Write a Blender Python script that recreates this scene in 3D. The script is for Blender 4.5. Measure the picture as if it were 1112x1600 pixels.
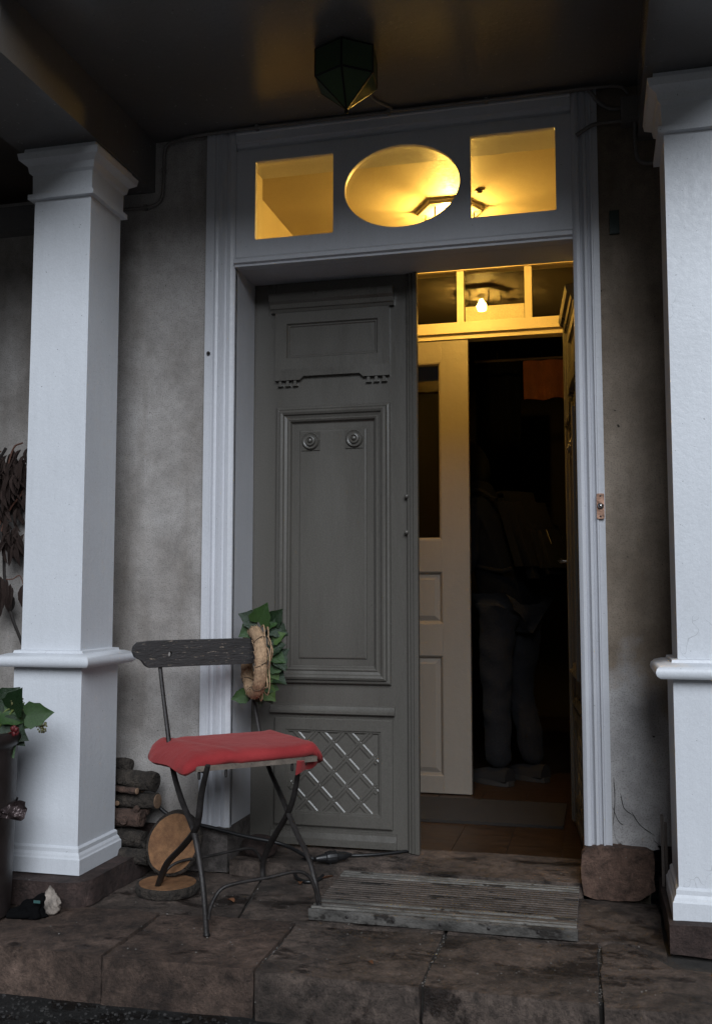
import bpy, bmesh, math, random
from mathutils import Vector, Matrix, noise, Quaternion
R = math.radians
random.seed(7)
S = bpy.context.scene
for o in list(bpy.data.objects):
    bpy.data.objects.remove(o)

# ------------------------------------------------------------------ camera, sky, light
H, FPX, YAW, PIT = 0.97, 1536.1, R(13.8323), R(4.9242)
cd = bpy.data.cameras.new('camera')
cam = bpy.data.objects.new('camera', cd)
S.collection.objects.link(cam)
S.camera = cam
cd.sensor_fit = 'VERTICAL'; cd.sensor_height = 36; cd.sensor_width = 36
cd.lens = 36 * FPX / 1600
cd.clip_start = 0.05; cd.clip_end = 500
cam.location = (0, 0, H)
cam.rotation_euler = (math.pi / 2 + PIT, 0, YAW)

SUN_EL, SUN_AZ = R(32), R(161)          # azimuth measured from +Y clockwise: soft light from behind the camera
w = bpy.data.worlds.new('World'); S.world = w; w.use_nodes = True
wn = w.node_tree.nodes; wl = w.node_tree.links
bg = wn['Background']
sky = wn.new('ShaderNodeTexSky'); sky.sky_type = 'NISHITA'; sky.sun_disc = False
sky.sun_elevation = SUN_EL; sky.sun_rotation = SUN_AZ
sky.air_density = 1.0; sky.dust_density = 1.5; sky.ozone_density = 1.5
wl.new(sky.outputs[0], bg.inputs[0]); bg.inputs[1].default_value = 0.003
sd = bpy.data.lights.new('sun', 'SUN'); sd.energy = 1.5; sd.angle = R(36); sd.color = (0.865, 0.925, 1.0)
sun = bpy.data.objects.new('sun', sd); S.collection.objects.link(sun)
d_ = Vector((math.sin(SUN_AZ) * math.cos(SUN_EL), math.cos(SUN_AZ) * math.cos(SUN_EL), math.sin(SUN_EL)))
sun.rotation_euler = d_.to_track_quat('Z', 'Y').to_euler()
S.view_settings.view_transform = 'Standard'; S.view_settings.look = 'None'
S.view_settings.exposure = 1.0; S.view_settings.gamma = 1

# ------------------------------------------------------------------ pixel -> place
FW = Vector((-math.sin(YAW) * math.cos(PIT), math.cos(YAW) * math.cos(PIT), math.sin(PIT)))
RT = Vector((math.cos(YAW), math.sin(YAW), 0)); UP = RT.cross(FW); CO = Vector((0, 0, H))
def ray(px, py): return FW + RT * ((px - 556) / FPX) - UP * ((py - 800) / FPX)
def onY(px, py, Y): d = ray(px, py); return CO + d * (Y / d.y)
def onX(px, py, X): d = ray(px, py); return CO + d * (X / d.x)
def onZ(px, py, Z): d = ray(px, py); return CO + d * ((Z - H) / d.z)
def onP(px, py, p, n): d = ray(px, py); return CO + d * ((Vector(p) - CO).dot(n) / d.dot(n))

# ------------------------------------------------------------------ materials
MT = {}
def base_mat(name):
    m = bpy.data.materials.new(name); m.use_nodes = True
    nt = m.node_tree; b = nt.nodes['Principled BSDF']
    MT[name] = m
    return m, nt, b
def N(nt, t, **kw):
    n = nt.nodes.new(t)
    for k, v in kw.items():
        if k in n.inputs.keys(): n.inputs[k].default_value = v
        else: setattr(n, k, v)
    return n
def coords(nt, stretch=(1, 1, 1), rnd=True):
    tc = N(nt, 'ShaderNodeTexCoord'); mp = N(nt, 'ShaderNodeMapping'); mp.inputs['Scale'].default_value = stretch
    nt.links.new(tc.outputs['Object'], mp.inputs[0])
    if rnd:
        oi = N(nt, 'ShaderNodeObjectInfo'); mu = N(nt, 'ShaderNodeMath', operation='MULTIPLY'); mu.inputs[1].default_value = 37.0
        nt.links.new(oi.outputs['Random'], mu.inputs[0])
        cx = N(nt, 'ShaderNodeCombineXYZ')
        for i in range(3): nt.links.new(mu.outputs[0], cx.inputs[i])
        nt.links.new(cx.outputs[0], mp.inputs['Location'])
    return mp.outputs[0]
def ramp(nt, fac, stops):
    r = N(nt, 'ShaderNodeValToRGB'); e = r.color_ramp.elements
    while len(e) < len(stops): e.new(0.5)
    for q, (p, c) in zip(e, stops): q.position = p; q.color = (*c, 1) if len(c) == 3 else c
    nt.links.new(fac, r.inputs[0]); return r.outputs[0]
def noi(nt, v, scale, detail=5, rough=.6, dist=0):
    n = N(nt, 'ShaderNodeTexNoise'); n.inputs['Scale'].default_value = scale; n.inputs['Detail'].default_value = detail
    n.inputs['Roughness'].default_value = rough; n.inputs['Distortion'].default_value = dist
    nt.links.new(v, n.inputs['Vector']); return n.outputs['Fac']
def mix(nt, fac, a, b, mode='MIX'):
    m = N(nt, 'ShaderNodeMix', data_type='RGBA', blend_type=mode)
    for s, x in ((m.inputs[0], fac), (m.inputs[6], a), (m.inputs[7], b)):
        if hasattr(x, 'is_linked'): nt.links.new(x, s)
        else: s.default_value = x if not isinstance(x, tuple) else ((*x, 1) if len(x) == 3 else x)
    return m.outputs[2]
def g(v): return (v, v, v)
def bump(nt, b, h, strength, dist, prev=None):
    bp = N(nt, 'ShaderNodeBump'); bp.inputs['Strength'].default_value = strength; bp.inputs['Distance'].default_value = dist
    nt.links.new(h, bp.inputs['Height'])
    if prev: nt.links.new(prev, bp.inputs['Normal'])
    nt.links.new(bp.outputs[0], b.inputs['Normal']); return bp.outputs[0]
def mat(name, col, rough=.5, var=.15, scale=5, bs=.3, bscale=80, bd=.002, metal=0, stretch=(1, 1, 1), rvar=.08, spec=.5, speck=None):
    m, nt, b = base_mat(name)
    v = coords(nt, stretch)
    f = noi(nt, v, scale, 6)
    c = ramp(nt, f, [(.3, tuple(x * (1 - var) for x in col)), (.7, tuple(x * (1 + var) for x in col))])
    if speck:
        f3 = noi(nt, v, speck[0], 4, .7)
        k = ramp(nt, f3, [(speck[1], g(0)), (speck[1] + .05, g(1))])
        c = mix(nt, k, c, speck[2])
    gr_ = noi(nt, coords(nt), 170, 3, .7)
    c = mix(nt, 1.0, c, ramp(nt, gr_, [(.3, g(.72)), (.7, g(1.0))]), 'MULTIPLY')
    nt.links.new(c, b.inputs['Base Color'])
    f2 = noi(nt, v, bscale, 4)
    bump(nt, b, f2, bs, bd)
    rr = ramp(nt, f, [(.3, g(max(.02, rough - rvar))), (.7, g(min(1, rough + rvar)))])
    nt.links.new(rr, b.inputs['Roughness'])
    b.inputs['Metallic'].default_value = metal
    b.inputs['Specular IOR Level'].default_value = spec
    return m

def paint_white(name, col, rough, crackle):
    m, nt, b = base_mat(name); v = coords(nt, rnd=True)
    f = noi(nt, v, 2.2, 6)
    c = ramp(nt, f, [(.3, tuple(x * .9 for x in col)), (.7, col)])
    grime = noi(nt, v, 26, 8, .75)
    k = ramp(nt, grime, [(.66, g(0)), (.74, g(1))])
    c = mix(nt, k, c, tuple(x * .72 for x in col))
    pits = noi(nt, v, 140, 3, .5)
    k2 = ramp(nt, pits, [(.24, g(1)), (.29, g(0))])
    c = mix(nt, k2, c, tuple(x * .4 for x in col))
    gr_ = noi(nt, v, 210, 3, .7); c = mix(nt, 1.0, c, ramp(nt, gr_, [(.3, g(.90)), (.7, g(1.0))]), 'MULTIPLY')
    br = noi(nt, coords(nt, (9, 9, .7)), 5, 6, .6); c = mix(nt, 1.0, c, ramp(nt, br, [(.35, g(.965)), (.65, g(1.0))]), 'MULTIPLY')
    h = noi(nt, v, 55, 8, .65)
    n1 = bump(nt, b, h, .28, .004)
    if crackle:
        vo = N(nt, 'ShaderNodeTexVoronoi', feature='DISTANCE_TO_EDGE'); vo.inputs['Scale'].default_value = 5
        w_ = N(nt, 'ShaderNodeVectorMath', operation='ADD'); nz = N(nt, 'ShaderNodeTexNoise'); nz.inputs['Scale'].default_value = 7
        nt.links.new(v, nz.inputs['Vector']); nt.links.new(v, w_.inputs[0]); nt.links.new(nz.outputs['Color'], w_.inputs[1])
        nt.links.new(w_.outputs[0], vo.inputs['Vector'])
        area = ramp(nt, noi(nt, v, 3.1, 3), [(.57, g(0)), (.63, g(1))])
        line = ramp(nt, vo.outputs['Distance'], [(.004, g(1)), (.010, g(0))])
        cr = mix(nt, 1.0, area, line, 'MULTIPLY')
        c = mix(nt, cr, c, tuple(x * .58 for x in col))
    bump(nt, b, pits, .10, .002, n1)
    nt.links.new(c, b.inputs['Base Color'])
    nt.links.new(ramp(nt, h, [(.3, g(rough - .1)), (.7, g(rough + .1))]), b.inputs['Roughness'])
    return m
paint_white('column_paint', (.73, .755, .80), .42, False)
paint_white('column_paint_old', (.74, .765, .81), .40, True)
paint_white('casing_paint', (.60, .61, .65), .40, False)
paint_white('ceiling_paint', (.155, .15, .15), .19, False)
paint_white('cream_paint', (.62, .53, .36), .45, False)
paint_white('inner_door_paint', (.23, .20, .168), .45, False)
paint_white('vestibule_paint', (.52, .45, .34), .6, False)

def stucco():
    m, nt, b = base_mat('stucco'); v = coords(nt, rnd=False)
    big = noi(nt, v, 1.6, 7, .62)
    c = ramp(nt, big, [(.30, (.225, .200, .180)), (.5, (.355, .332, .315)), (.70, (.47, .45, .44))])
    st = coords(nt, (6, 6, .55), False); streak = noi(nt, st, 1.3, 6, .6)
    c = mix(nt, ramp(nt, streak, [(.5, g(0)), (.8, g(.55))]), c, (.13, .105, .08))
    # a lighter repaired area low on the right of the door, with its own ragged outline
    tc = N(nt, 'ShaderNodeTexCoord'); sp = N(nt, 'ShaderNodeSeparateXYZ'); nt.links.new(tc.outputs['Object'], sp.inputs[0])
    ed = noi(nt, v, 7, 6, .6)
    ma = N(nt, 'ShaderNodeMath', operation='MULTIPLY_ADD'); nt.links.new(ed, ma.inputs[0]); ma.inputs[1].default_value = .55
    nt.links.new(sp.outputs['Z'], ma.inputs[2])
    dx = N(nt, 'ShaderNodeMath', operation='SUBTRACT'); nt.links.new(sp.outputs['X'], dx.inputs[0]); dx.inputs[1].default_value = .075
    dx2 = N(nt, 'ShaderNodeMath', operation='ABSOLUTE'); nt.links.new(dx.outputs[0], dx2.inputs[0])
    m2 = N(nt, 'ShaderNodeMath', operation='MULTIPLY_ADD'); nt.links.new(dx2.outputs[0], m2.inputs[0]); m2.inputs[1].default_value = 1.6
    nt.links.new(ma.outputs[0], m2.inputs[2])
    lo = ramp(nt, m2.outputs[0], [(.0, g(1)), (1, g(1))])
    lt = N(nt, 'ShaderNodeMapRange'); nt.links.new(m2.outputs[0], lt.inputs[0])
    for i, x in zip((1, 2, 3, 4), (.98, 1.14, 1, 0)): lt.inputs[i].default_value = x
    gx = N(nt, 'ShaderNodeMath', operation='GREATER_THAN'); nt.links.new(sp.outputs['X'], gx.inputs[0]); gx.inputs[1].default_value = -.3
    pm = N(nt, 'ShaderNodeMath', operation='MULTIPLY'); nt.links.new(lt.outputs[0], pm.inputs[0]); nt.links.new(gx.outputs[0], pm.inputs[1])
    c = mix(nt, gx.outputs[0], c, mix(nt, 1.0, c, (.84, .74, .62), 'MULTIPLY'))   # this stretch of plaster is browner
    patch = ramp(nt, noi(nt, v, 9, 7), [(.3, (.35, .335, .33)), (.7, (.47, .455, .45))])
    c = mix(nt, pm.outputs[0], c, patch)
    mo = noi(nt, v, 6.5, 9, .72, .4); c = mix(nt, 1.0, c, ramp(nt, mo, [(.30, g(.78)), (.52, g(.97)), (.72, g(1.08))]), 'MULTIPLY')
    mo2 = noi(nt, v, 28, 6, .7); c = mix(nt, 1.0, c, ramp(nt, mo2, [(.34, g(.86)), (.62, g(1.03))]), 'MULTIPLY')
    sand = noi(nt, v, 200, 3, .6)
    c = mix(nt, ramp(nt, sand, [(.3, g(.5)), (.5, g(0))]), c, (.06, .055, .05))
    pit = noi(nt, v, 46, 2, .5); c = mix(nt, ramp(nt, pit, [(.20, g(1)), (.24, g(0))]), c, (.04, .035, .03))
    nt.links.new(c, b.inputs['Base Color']); b.inputs['Roughness'].default_value = .9
    b.inputs['Specular IOR Level'].default_value = .25
    n1 = bump(nt, b, noi(nt, v, 12, 6), .35, .012)
    bump(nt, b, sand, .5, .003, n1)
stucco()

def stone(name, c0, c1, c2, wet=.5, rough=.75, scale=4):
    m, nt, b = base_mat(name); v = coords(nt)
    f = noi(nt, v, scale, 8, .68, .3)
    c = ramp(nt, f, [(.3, c0), (.52, c1), (.75, c2)])
    md = noi(nt, v, 21, 8, .75, .5); c = mix(nt, 1.0, c, ramp(nt, md, [(.34, g(.34)), (.52, g(.95)), (.70, g(1.5))]), 'MULTIPLY')
    fine = noi(nt, v, 120, 5, .75)
    c = mix(nt, ramp(nt, fine, [(.25, g(.75)), (.5, g(0))]), c, tuple(x * .4 for x in c0))
    c = mix(nt, ramp(nt, fine, [(.66, g(0)), (.8, g(.5))]), c, tuple(min(1, x * 2.0) for x in c2))
    wv = coords(nt, (1.2, 2.2, 1)); wm = noi(nt, wv, 4.2, 7, .7)
    k = ramp(nt, wm, [(wet, g(0)), (wet + .07, g(1))])
    c = mix(nt, k, c, mix(nt, 1.0, c, (.28, .27, .27), 'MULTIPLY'))
    sp = noi(nt, v, 75, 2, .4)
    c = mix(nt, ramp(nt, sp, [(.775, g(0)), (.79, g(1))]), c, (.36, .34, .32))
    nt.links.new(c, b.inputs['Base Color'])
    nt.links.new(ramp(nt, k, [(0, g(rough)), (1, g(.28))]), b.inputs['Roughness'])
    n1 = bump(nt, b, noi(nt, v, 26, 9, .72), 1.0, .022)
    bump(nt, b, fine, .9, .006, n1)
stone('sandstone_floor', (.036, .027, .022), (.125, .093, .076), (.27, .20, .162), .525)
stone('sandstone_riser', (.036, .023, .018), (.14, .092, .070), (.28, .19, .148), .57)
stone('sandstone_red', (.036, .022, .019), (.068, .042, .036), (.11, .072, .062), .68, .8, 6)
stone('sandstone_block', (.10, .058, .042), (.165, .098, .072), (.23, .145, .11), .70, .85, 5)
stone('grey_stone', (.10, .085, .08), (.15, .13, .12), (.2, .175, .16), .62, .8, 9)
stone('asphalt', (.006, .006, .006), (.014, .0135, .013), (.028, .026, .025), .5, .8, 9)
mat('mortar', (.045, .040, .036), .95, .3, 30, .8, 200, .004)
mat('gravel', (.030, .028, .027), .8, .6, 30, .3, 200)
mat('pebble', (.23, .215, .20), .8, .5, 18, .3, 200)
mat('door_paint', (.108, .100, .088), .31, .10, 5, .22, 45, .003, stretch=(1, 1, .18), speck=(60, .73, (.15, .145, .135)))
mat('iron', (.032, .028, .027), .5, .4, 40, .6, 160, .002, metal=.35, speck=(70, .68, (.07, .042, .03)))
mat('black_wood', (.030, .027, .027), .62, .35, 9, .7, 40, .004, stretch=(1, 1, 6), speck=(30, .612, (.26, .21, .165)))
mat('slat_wood', (.16, .13, .105), .7, .4, 20, .6, 60, .003, speck=(30, .6, (.03, .03, .03)))
mat('bark', (.042, .033, .026), .95, .6, 30, 1.0, 50, .03, stretch=(1, 1, 1))
mat('bark_brown', (.085, .050, .037), .95, .45, 26, 1.0, 50, .02)
mat('straw', (.50, .33, .20), .8, .35, 60, .9, 160, .006, stretch=(1, 1, 1))
mat('straw_tie', (.10, .07, .045), .9, .2, 40)
mat('ivy_leaf', (.030, .075, .016), .36, .45, 18, .5, 50, .004)
mat('ivy_leaf_dark', (.014, .034, .012), .32, .4, 18, .5, 50, .004)
mat('ivy_leaf_pale', (.075, .14, .035), .4, .3, 18, .5, 50, .004)
mat('ivy_stem', (.16, .20, .06), .6, .2, 30)
mat('berry', (.17, .16, .07), .7, .4, 60)
mat('red_flower', (.10, .008, .010), .5, .3, 40)
mat('dry_leaf', (.036, .019, .014), .85, .5, 30, .6, 90, .004)
mat('dry_stem', (.13, .055, .035), .7, .3, 30)
mat('dark_stem', (.02, .015, .013), .8, .3, 30)
mat('fallen_leaf', (.16, .065, .028), .6, .5, 60)
mat('planter', (.030, .023, .022), .42, .35, 9, .3, 60, .003)
mat('foil', (.075, .055, .055), .22, .3, 14, .8, 30, .01, metal=.55)
mat('black_cloth', (.0035, .0035, .004), .95, .2, 50, .6, 300, spec=.1)
mat('teal_tag', (.05, .13, .125), .6, .1)
mat('shell', (.30, .255, .22), .8, .6, 26, 1.0, 60, .006)
mat('black_rubber', (.010, .010, .011), .45, .2, 30)
mat('mat_edge', (.11, .103, .095), .5, .6, 18, .6, 130, .003, metal=.3, stretch=(.6, 2, 1), speck=(11, .50, (.030, .026, .023)))
mat('aluminium', (.24, .225, .205), .45, .5, 18, .5, 130, .002, metal=.5, stretch=(.5, 2, 1), speck=(14, .56, (.05, .042, .036)))
mat('mat_dirt', (.016, .013, .011), .9, .5, 30, .9, 200, .005, speck=(12, .62, (.012, .011, .010)))
mat('mat_rib', (.105, .085, .073), .55, .45, 12, .6, 130, .003, metal=.2, stretch=(.5, 2, 1), speck=(9, .56, (.014, .012, .011)))
mat('brass', (.42, .25, .18), .38, .3, 60, .3, 160, .001, metal=.8)
mat('steel', (.6, .6, .6), .2, .1, 20, metal=1)
mat('green_plate', (.018, .040, .034), .5, .2)
mat('cable_paint', (.20, .185, .175), .5, .15)
mat('lath', (.16, .135, .12), .8, .2, 30)
mat('floor_boards', (.034, .017, .008), .45, .4, 6, .4, 40, .003, stretch=(1, 6, 1))
mat('door_mat', (.020, .015, .012), .95, .4, 40, 1.0, 240, .006)
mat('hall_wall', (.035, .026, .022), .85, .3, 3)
mat('wood_dark', (.040, .026, .019), .5, .3, 8)
mat('orange_cloth', (.15, .045, .020), .9, .25, 9, .5, 160, .004)
mat('card', (.8, .72, .55), .7, .05)
mat('came', (.012, .011, .010), .45, .2, metal=.5)
mat('bakelite', (.4, .36, .28), .4, .1)
mat('skin', (.42, .26, .19), .55, .1)
mat('jacket', (.0022, .0026, .0045), .95, .3, 20, .5, 60, .006, spec=.12)
mat('denim', (.0055, .0055, .008), .95, .35, 24, .7, 90, .006)
mat('shoe', (.014, .012, .012), .7, .2)
mat('sole', (.035, .031, .028), .7, .2)
mat('hair', (.006, .005, .005), .95, .3, 90)
mat('backpack', (.005, .0048, .005), .95, .3, 20, .5, 60, .004, spec=.15)

def felt():
    m, nt, b = base_mat('red_felt'); v = coords(nt)
    f = noi(nt, v, 9, 6); c = ramp(nt, f, [(.3, (.27, .026, .029)), (.7, (.36, .042, .044))])
    fz = noi(nt, v, 420, 3, .7); c = mix(nt, ramp(nt, fz, [(.3, g(.4)), (.6, g(0))]), c, (.19, .018, .022))
    nt.links.new(c, b.inputs['Base Color']); b.inputs['Roughness'].default_value = .95
    b.inputs['Sheen Weight'].default_value = .22; b.inputs['Sheen Roughness'].default_value = .5
    b.inputs['Sheen Tint'].default_value = (1, .45, .42, 1); b.inputs['Specular IOR Level'].default_value = .2
    n1 = bump(nt, b, noi(nt, v, 22, 5), .4, .010); bump(nt, b, fz, .5, .002, n1)
felt()
def cutwood():
    m, nt, b = base_mat('cut_wood'); v = coords(nt, rnd=False)
    wv = N(nt, 'ShaderNodeTexWave', wave_type='RINGS', rings_direction='Z'); wv.inputs['Scale'].default_value = 62
    wv.inputs['Distortion'].default_value = 7; wv.inputs['Detail'].default_value = 4; wv.inputs['Detail Scale'].default_value = 2
    nt.links.new(v, wv.inputs['Vector'])
    c = ramp(nt, wv.outputs['Fac'], [(.1, (.225, .110, .048)), (.9, (.27, .138, .062))])
    f = noi(nt, v, 12, 6); c = mix(nt, ramp(nt, f, [(.35, g(.55)), (.6, g(0))]), c, (.15, .062, .026))
    f5 = noi(nt, v, 45, 7, .75); c = mix(nt, 1.0, c, ramp(nt, f5, [(.32, g(.55)), (.55, g(.95)), (.75, g(1.15))]), 'MULTIPLY')
    nt.links.new(c, b.inputs['Base Color']); b.inputs['Roughness'].default_value = .8
    bump(nt, b, noi(nt, v, 120, 4), .5, .003)
cutwood()
mat('cut_small', (.30, .19, .12), .85, .3, 30, .5, 120, .003)
def pane_mat(name, tint, refl=1.0):
    m, nt, b = base_mat(name); nt.nodes.remove(b)
    out = nt.nodes['Material Output']
    tr = N(nt, 'ShaderNodeBsdfTransparent'); tr.inputs[0].default_value = (*tint, 1)
    gl = N(nt, 'ShaderNodeBsdfGlossy'); gl.inputs['Roughness'].default_value = .02
    lw = N(nt, 'ShaderNodeLayerWeight'); lw.inputs[0].default_value = .5
    pw = N(nt, 'ShaderNodeMath', operation='POWER'); nt.links.new(lw.outputs['Facing'], pw.inputs[0]); pw.inputs[1].default_value = 5
    ma = N(nt, 'ShaderNodeMath', operation='MULTIPLY_ADD'); nt.links.new(pw.outputs[0], ma.inputs[0]); ma.inputs[1].default_value = .95; ma.inputs[2].default_value = .045 * refl
    mx = N(nt, 'ShaderNodeMixShader'); nt.links.new(ma.outputs[0], mx.inputs[0]); nt.links.new(tr.outputs[0], mx.inputs[1]); nt.links.new(gl.outputs[0], mx.inputs[2])
    nt.links.new(mx.outputs[0], out.inputs[0])
pane_mat('glass', (.97, .97, .95))
pane_mat('lamp_glass', (.97, .96, .90), 1.0)
def frosted(name):
    pane_mat(name, (.50, .66, .45)); nt = MT[name].node_tree; out = nt.nodes['Material Output']; sh = out.inputs[0].links[0].from_socket
    df_ = N(nt, 'ShaderNodeBsdfTranslucent'); df_.inputs[0].default_value = (.28, .37, .25, 1); d2 = N(nt, 'ShaderNodeBsdfDiffuse'); d2.inputs[0].default_value = (.16, .22, .15, 1)
    a = N(nt, 'ShaderNodeMixShader'); nt.links.new(df_.outputs[0], a.inputs[1]); nt.links.new(d2.outputs[0], a.inputs[2])
    b = N(nt, 'ShaderNodeMixShader'); b.inputs[0].default_value = .6; nt.links.new(sh, b.inputs[1]); nt.links.new(a.outputs[0], b.inputs[2]); nt.links.new(b.outputs[0], out.inputs[0])
frosted('green_glass')
def emit(name, col, s):
    m, nt, b = base_mat(name); b.inputs['Emission Color'].default_value = (*col, 1); b.inputs['Emission Strength'].default_value = s
    b.inputs['Base Color'].default_value = (*col, 1)
emit('bulb_lit', (1, .60, .135), 560)
mat('bulb_glass', (.55, .55, .5), .2, .05)

# ------------------------------------------------------------------ mesh and object helpers
def link(o): S.collection.objects.link(o); return o
def thing(name, label, cat, loc=(0, 0, 0), rz=0, group=None):
    o = bpy.data.objects.new(name, None); o.empty_display_size = .1; link(o)
    o.location = loc; o.rotation_euler = (0, 0, rz); o['label'] = label; o['category'] = cat
    if group: o['group'] = group
    return o
def tag(o, label, cat, group=None):
    o['label'] = label; o['category'] = cat
    if group: o['group'] = group
    return o
def finish(me, smooth):
    if smooth:
        me.shade_smooth(); me.set_sharp_from_angle(angle=R(smooth if smooth > 1 else 40))
def obj(name, bm, m, parent=None, bevel=0, smooth=0, local=False, kind=None, label=None, seg=1):
    """bm: a bmesh in world coordinates (or the parent's own when local); linked as one mesh object"""
    if isinstance(bm, bmesh.types.BMesh):
        if bevel:
            es = [e for e in bm.edges if len(e.link_faces) == 2 and e.calc_face_angle(0) > R(25)]
            bmesh.ops.bevel(bm, geom=es, offset=bevel, segments=seg, affect='EDGES', clamp_overlap=True)
        bmesh.ops.recalc_face_normals(bm, faces=bm.faces)
        me = bpy.data.meshes.new(name); bm.to_mesh(me); bm.free()
    else: me = bm
    finish(me, smooth)
    if m and not me.materials: me.materials.append(MT[m])
    o = link(bpy.data.objects.new(name, me))
    if parent:
        o.parent = parent
        if not local and parent.type == 'EMPTY':
            o.matrix_parent_inverse = (Matrix.Translation(parent.location) @ parent.rotation_euler.to_matrix().to_4x4()).inverted()
    if kind: o['kind'] = kind
    if label: o['label'] = label
    return o
def shared(name, me, parent, mtx, m=None):
    o = link(bpy.data.objects.new(name, me)); o.parent = parent
    if parent is not None and parent.type == 'EMPTY':
        o.matrix_parent_inverse = Matrix.Translation(parent.location).inverted()
    o.matrix_basis = mtx; return o
def B(): return bmesh.new()
def solid(bm, t):
    bmesh.ops.recalc_face_normals(bm, faces=bm.faces); bm.normal_update()
    bmesh.ops.solidify(bm, geom=bm.faces[:], thickness=t)
def bx(bm, x0, x1, y0, y1, z0, z1):
    v = [bm.verts.new(p) for p in ((x0, y0, z0), (x1, y0, z0), (x1, y1, z0), (x0, y1, z0), (x0, y0, z1), (x1, y0, z1), (x1, y1, z1), (x0, y1, z1))]
    for f in ((0, 3, 2, 1), (4, 5, 6, 7), (0, 1, 5, 4), (1, 2, 6, 5), (2, 3, 7, 6), (3, 0, 4, 7)): bm.faces.new([v[i] for i in f])
    return bm
def box(*a): return bx(B(), *a)
def smooth_path(pts, n=6):
    pts = [Vector(p) for p in pts]
    if len(pts) < 3: return pts
    q = [pts[0] * 2 - pts[1]] + pts + [pts[-1] * 2 - pts[-2]]
    out = []
    for i in range(1, len(q) - 2):
        p0, p1, p2, p3 = q[i - 1:i + 3]
        for k in range(n):
            t = k / n
            out.append(.5 * ((2 * p1) + (p2 - p0) * t + (2 * p0 - 5 * p1 + 4 * p2 - p3) * t * t + (3 * p1 - p0 - 3 * p2 + p3) * t ** 3))
    out.append(pts[-1]); return out
def tube(bm, pts, r, seg=8, n=6, flat=1.0, wob=0):
    P = smooth_path(pts, n) if n else [Vector(p) for p in pts]
    rs = r if isinstance(r, (list, tuple)) else [r, r]
    def rad(t):
        x = t * (len(rs) - 1); i = min(int(x), len(rs) - 2); return rs[i] + (rs[i + 1] - rs[i]) * (x - i)
    T = [(P[min(i + 1, len(P) - 1)] - P[max(i - 1, 0)]).normalized() for i in range(len(P))]
    a = T[0].orthogonal().normalized(); rings = []
    for i, p in enumerate(P):
        a = (a - T[i] * a.dot(T[i])).normalized(); b = T[i].cross(a)
        rr = rad(i / max(1, len(P) - 1)); ring = []
        for k in range(seg):
            th = 2 * math.pi * k / seg; q = rr * (1 + (wob * noise.noise(p * 40 + Vector((k * 3.1, 0, 0))) if wob else 0))
            ring.append(bm.verts.new(p + a * math.cos(th) * q + b * math.sin(th) * q * flat))
        rings.append(ring)
    for r0, r1 in zip(rings, rings[1:]):
        for k in range(seg): bm.faces.new((r0[k], r0[(k + 1) % seg], r1[(k + 1) % seg], r1[k]))
    bm.faces.new(rings[0][::-1]); bm.faces.new(rings[-1]); return bm
def lathe(bm, prof, c=(0, 0, 0), seg=24, rot=0, axis='Z'):
    rings = []
    for r, z in prof:
        ring = []
        for k in range(seg):
            th = 2 * math.pi * k / seg + rot
            p = (r * math.cos(th), r * math.sin(th), z)
            if axis == 'Y': p = (p[0], -z, p[1])       # out of a wall, towards the camera
            ring.append(bm.verts.new(Vector(p) + Vector(c)))
        rings.append(ring)
    for a, b in zip(rings, rings[1:]):
        for k in range(seg): bm.faces.new((a[k], a[(k + 1) % seg], b[(k + 1) % seg], b[k]))
    bm.faces.new(rings[0][::-1]); bm.faces.new(rings[-1]); return bm
def square(cx, cy, prof):
    return lathe(B(), [(h * math.sqrt(2), z) for h, z in prof], (cx, cy, 0), 4, math.pi / 4)
def frame(bm, x0, x1, z0, z1, y, prof, close=True):
    """mitred rectangular moulding on a y plane: prof = (inset, proud) from the outside in"""
    rings = [[bm.verts.new((a, y - p, b)) for a, b in ((x0 + i, z0 + i), (x1 - i, z0 + i), (x1 - i, z1 - i), (x0 + i, z1 - i))] for i, p in prof]
    for r0, r1 in zip(rings, rings[1:]):
        for k in range(4): bm.faces.new((r0[k], r0[(k + 1) % 4], r1[(k + 1) % 4], r1[k]))
    if close: bm.faces.new(rings[-1])
    return bm
def prism(bm, poly, axis, a, b):
    """poly: 2-D points; axis: the extrusion axis; 'Z': (x,y), 'Y': (x,z), 'X': (y,z)"""
    def P(p, t): return {'Z': (p[0], p[1], t), 'Y': (p[0], t, p[1]), 'X': (t, p[0], p[1])}[axis]
    u = [bm.verts.new(P(p, a)) for p in poly]; v = [bm.verts.new(P(p, b)) for p in poly]; n = len(poly)
    bm.faces.new(u[::-1]); bm.faces.new(v)
    for i in range(n): bm.faces.new((u[i], u[(i + 1) % n], v[(i + 1) % n], v[i]))
    return bm
def rough(bm, amp, f=6, cell=.035, seed=0, lo=None):
    """cut into small cells and push the surface about, so that stone is uneven"""
    xs = [v.co for v in bm.verts]
    for ax in range(3):
        a, b = min(p[ax] for p in xs), max(p[ax] for p in xs); n = int((b - a) / cell)
        for i in range(1, n):
            no = [0, 0, 0]; no[ax] = 1; co = [0, 0, 0]; co[ax] = a + (b - a) * i / n
            bmesh.ops.bisect_plane(bm, geom=bm.verts[:] + bm.edges[:] + bm.faces[:], plane_co=co, plane_no=no)
    bm.normal_update()
    for v in bm.verts:
        p = v.co * f + Vector((seed * 7.3, seed * 3.1, 0))
        d = noise.noise(p) + .5 * noise.noise(p * 2.7) + .35 * noise.noise(p * 6.1)
        if v.normal.y < -.6: d = .7 * d + .5 * noise.noise(p * 4.3) + .35 * noise.noise(p * 9.7)
        v.co += v.normal * (d * amp)
    return bm
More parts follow.
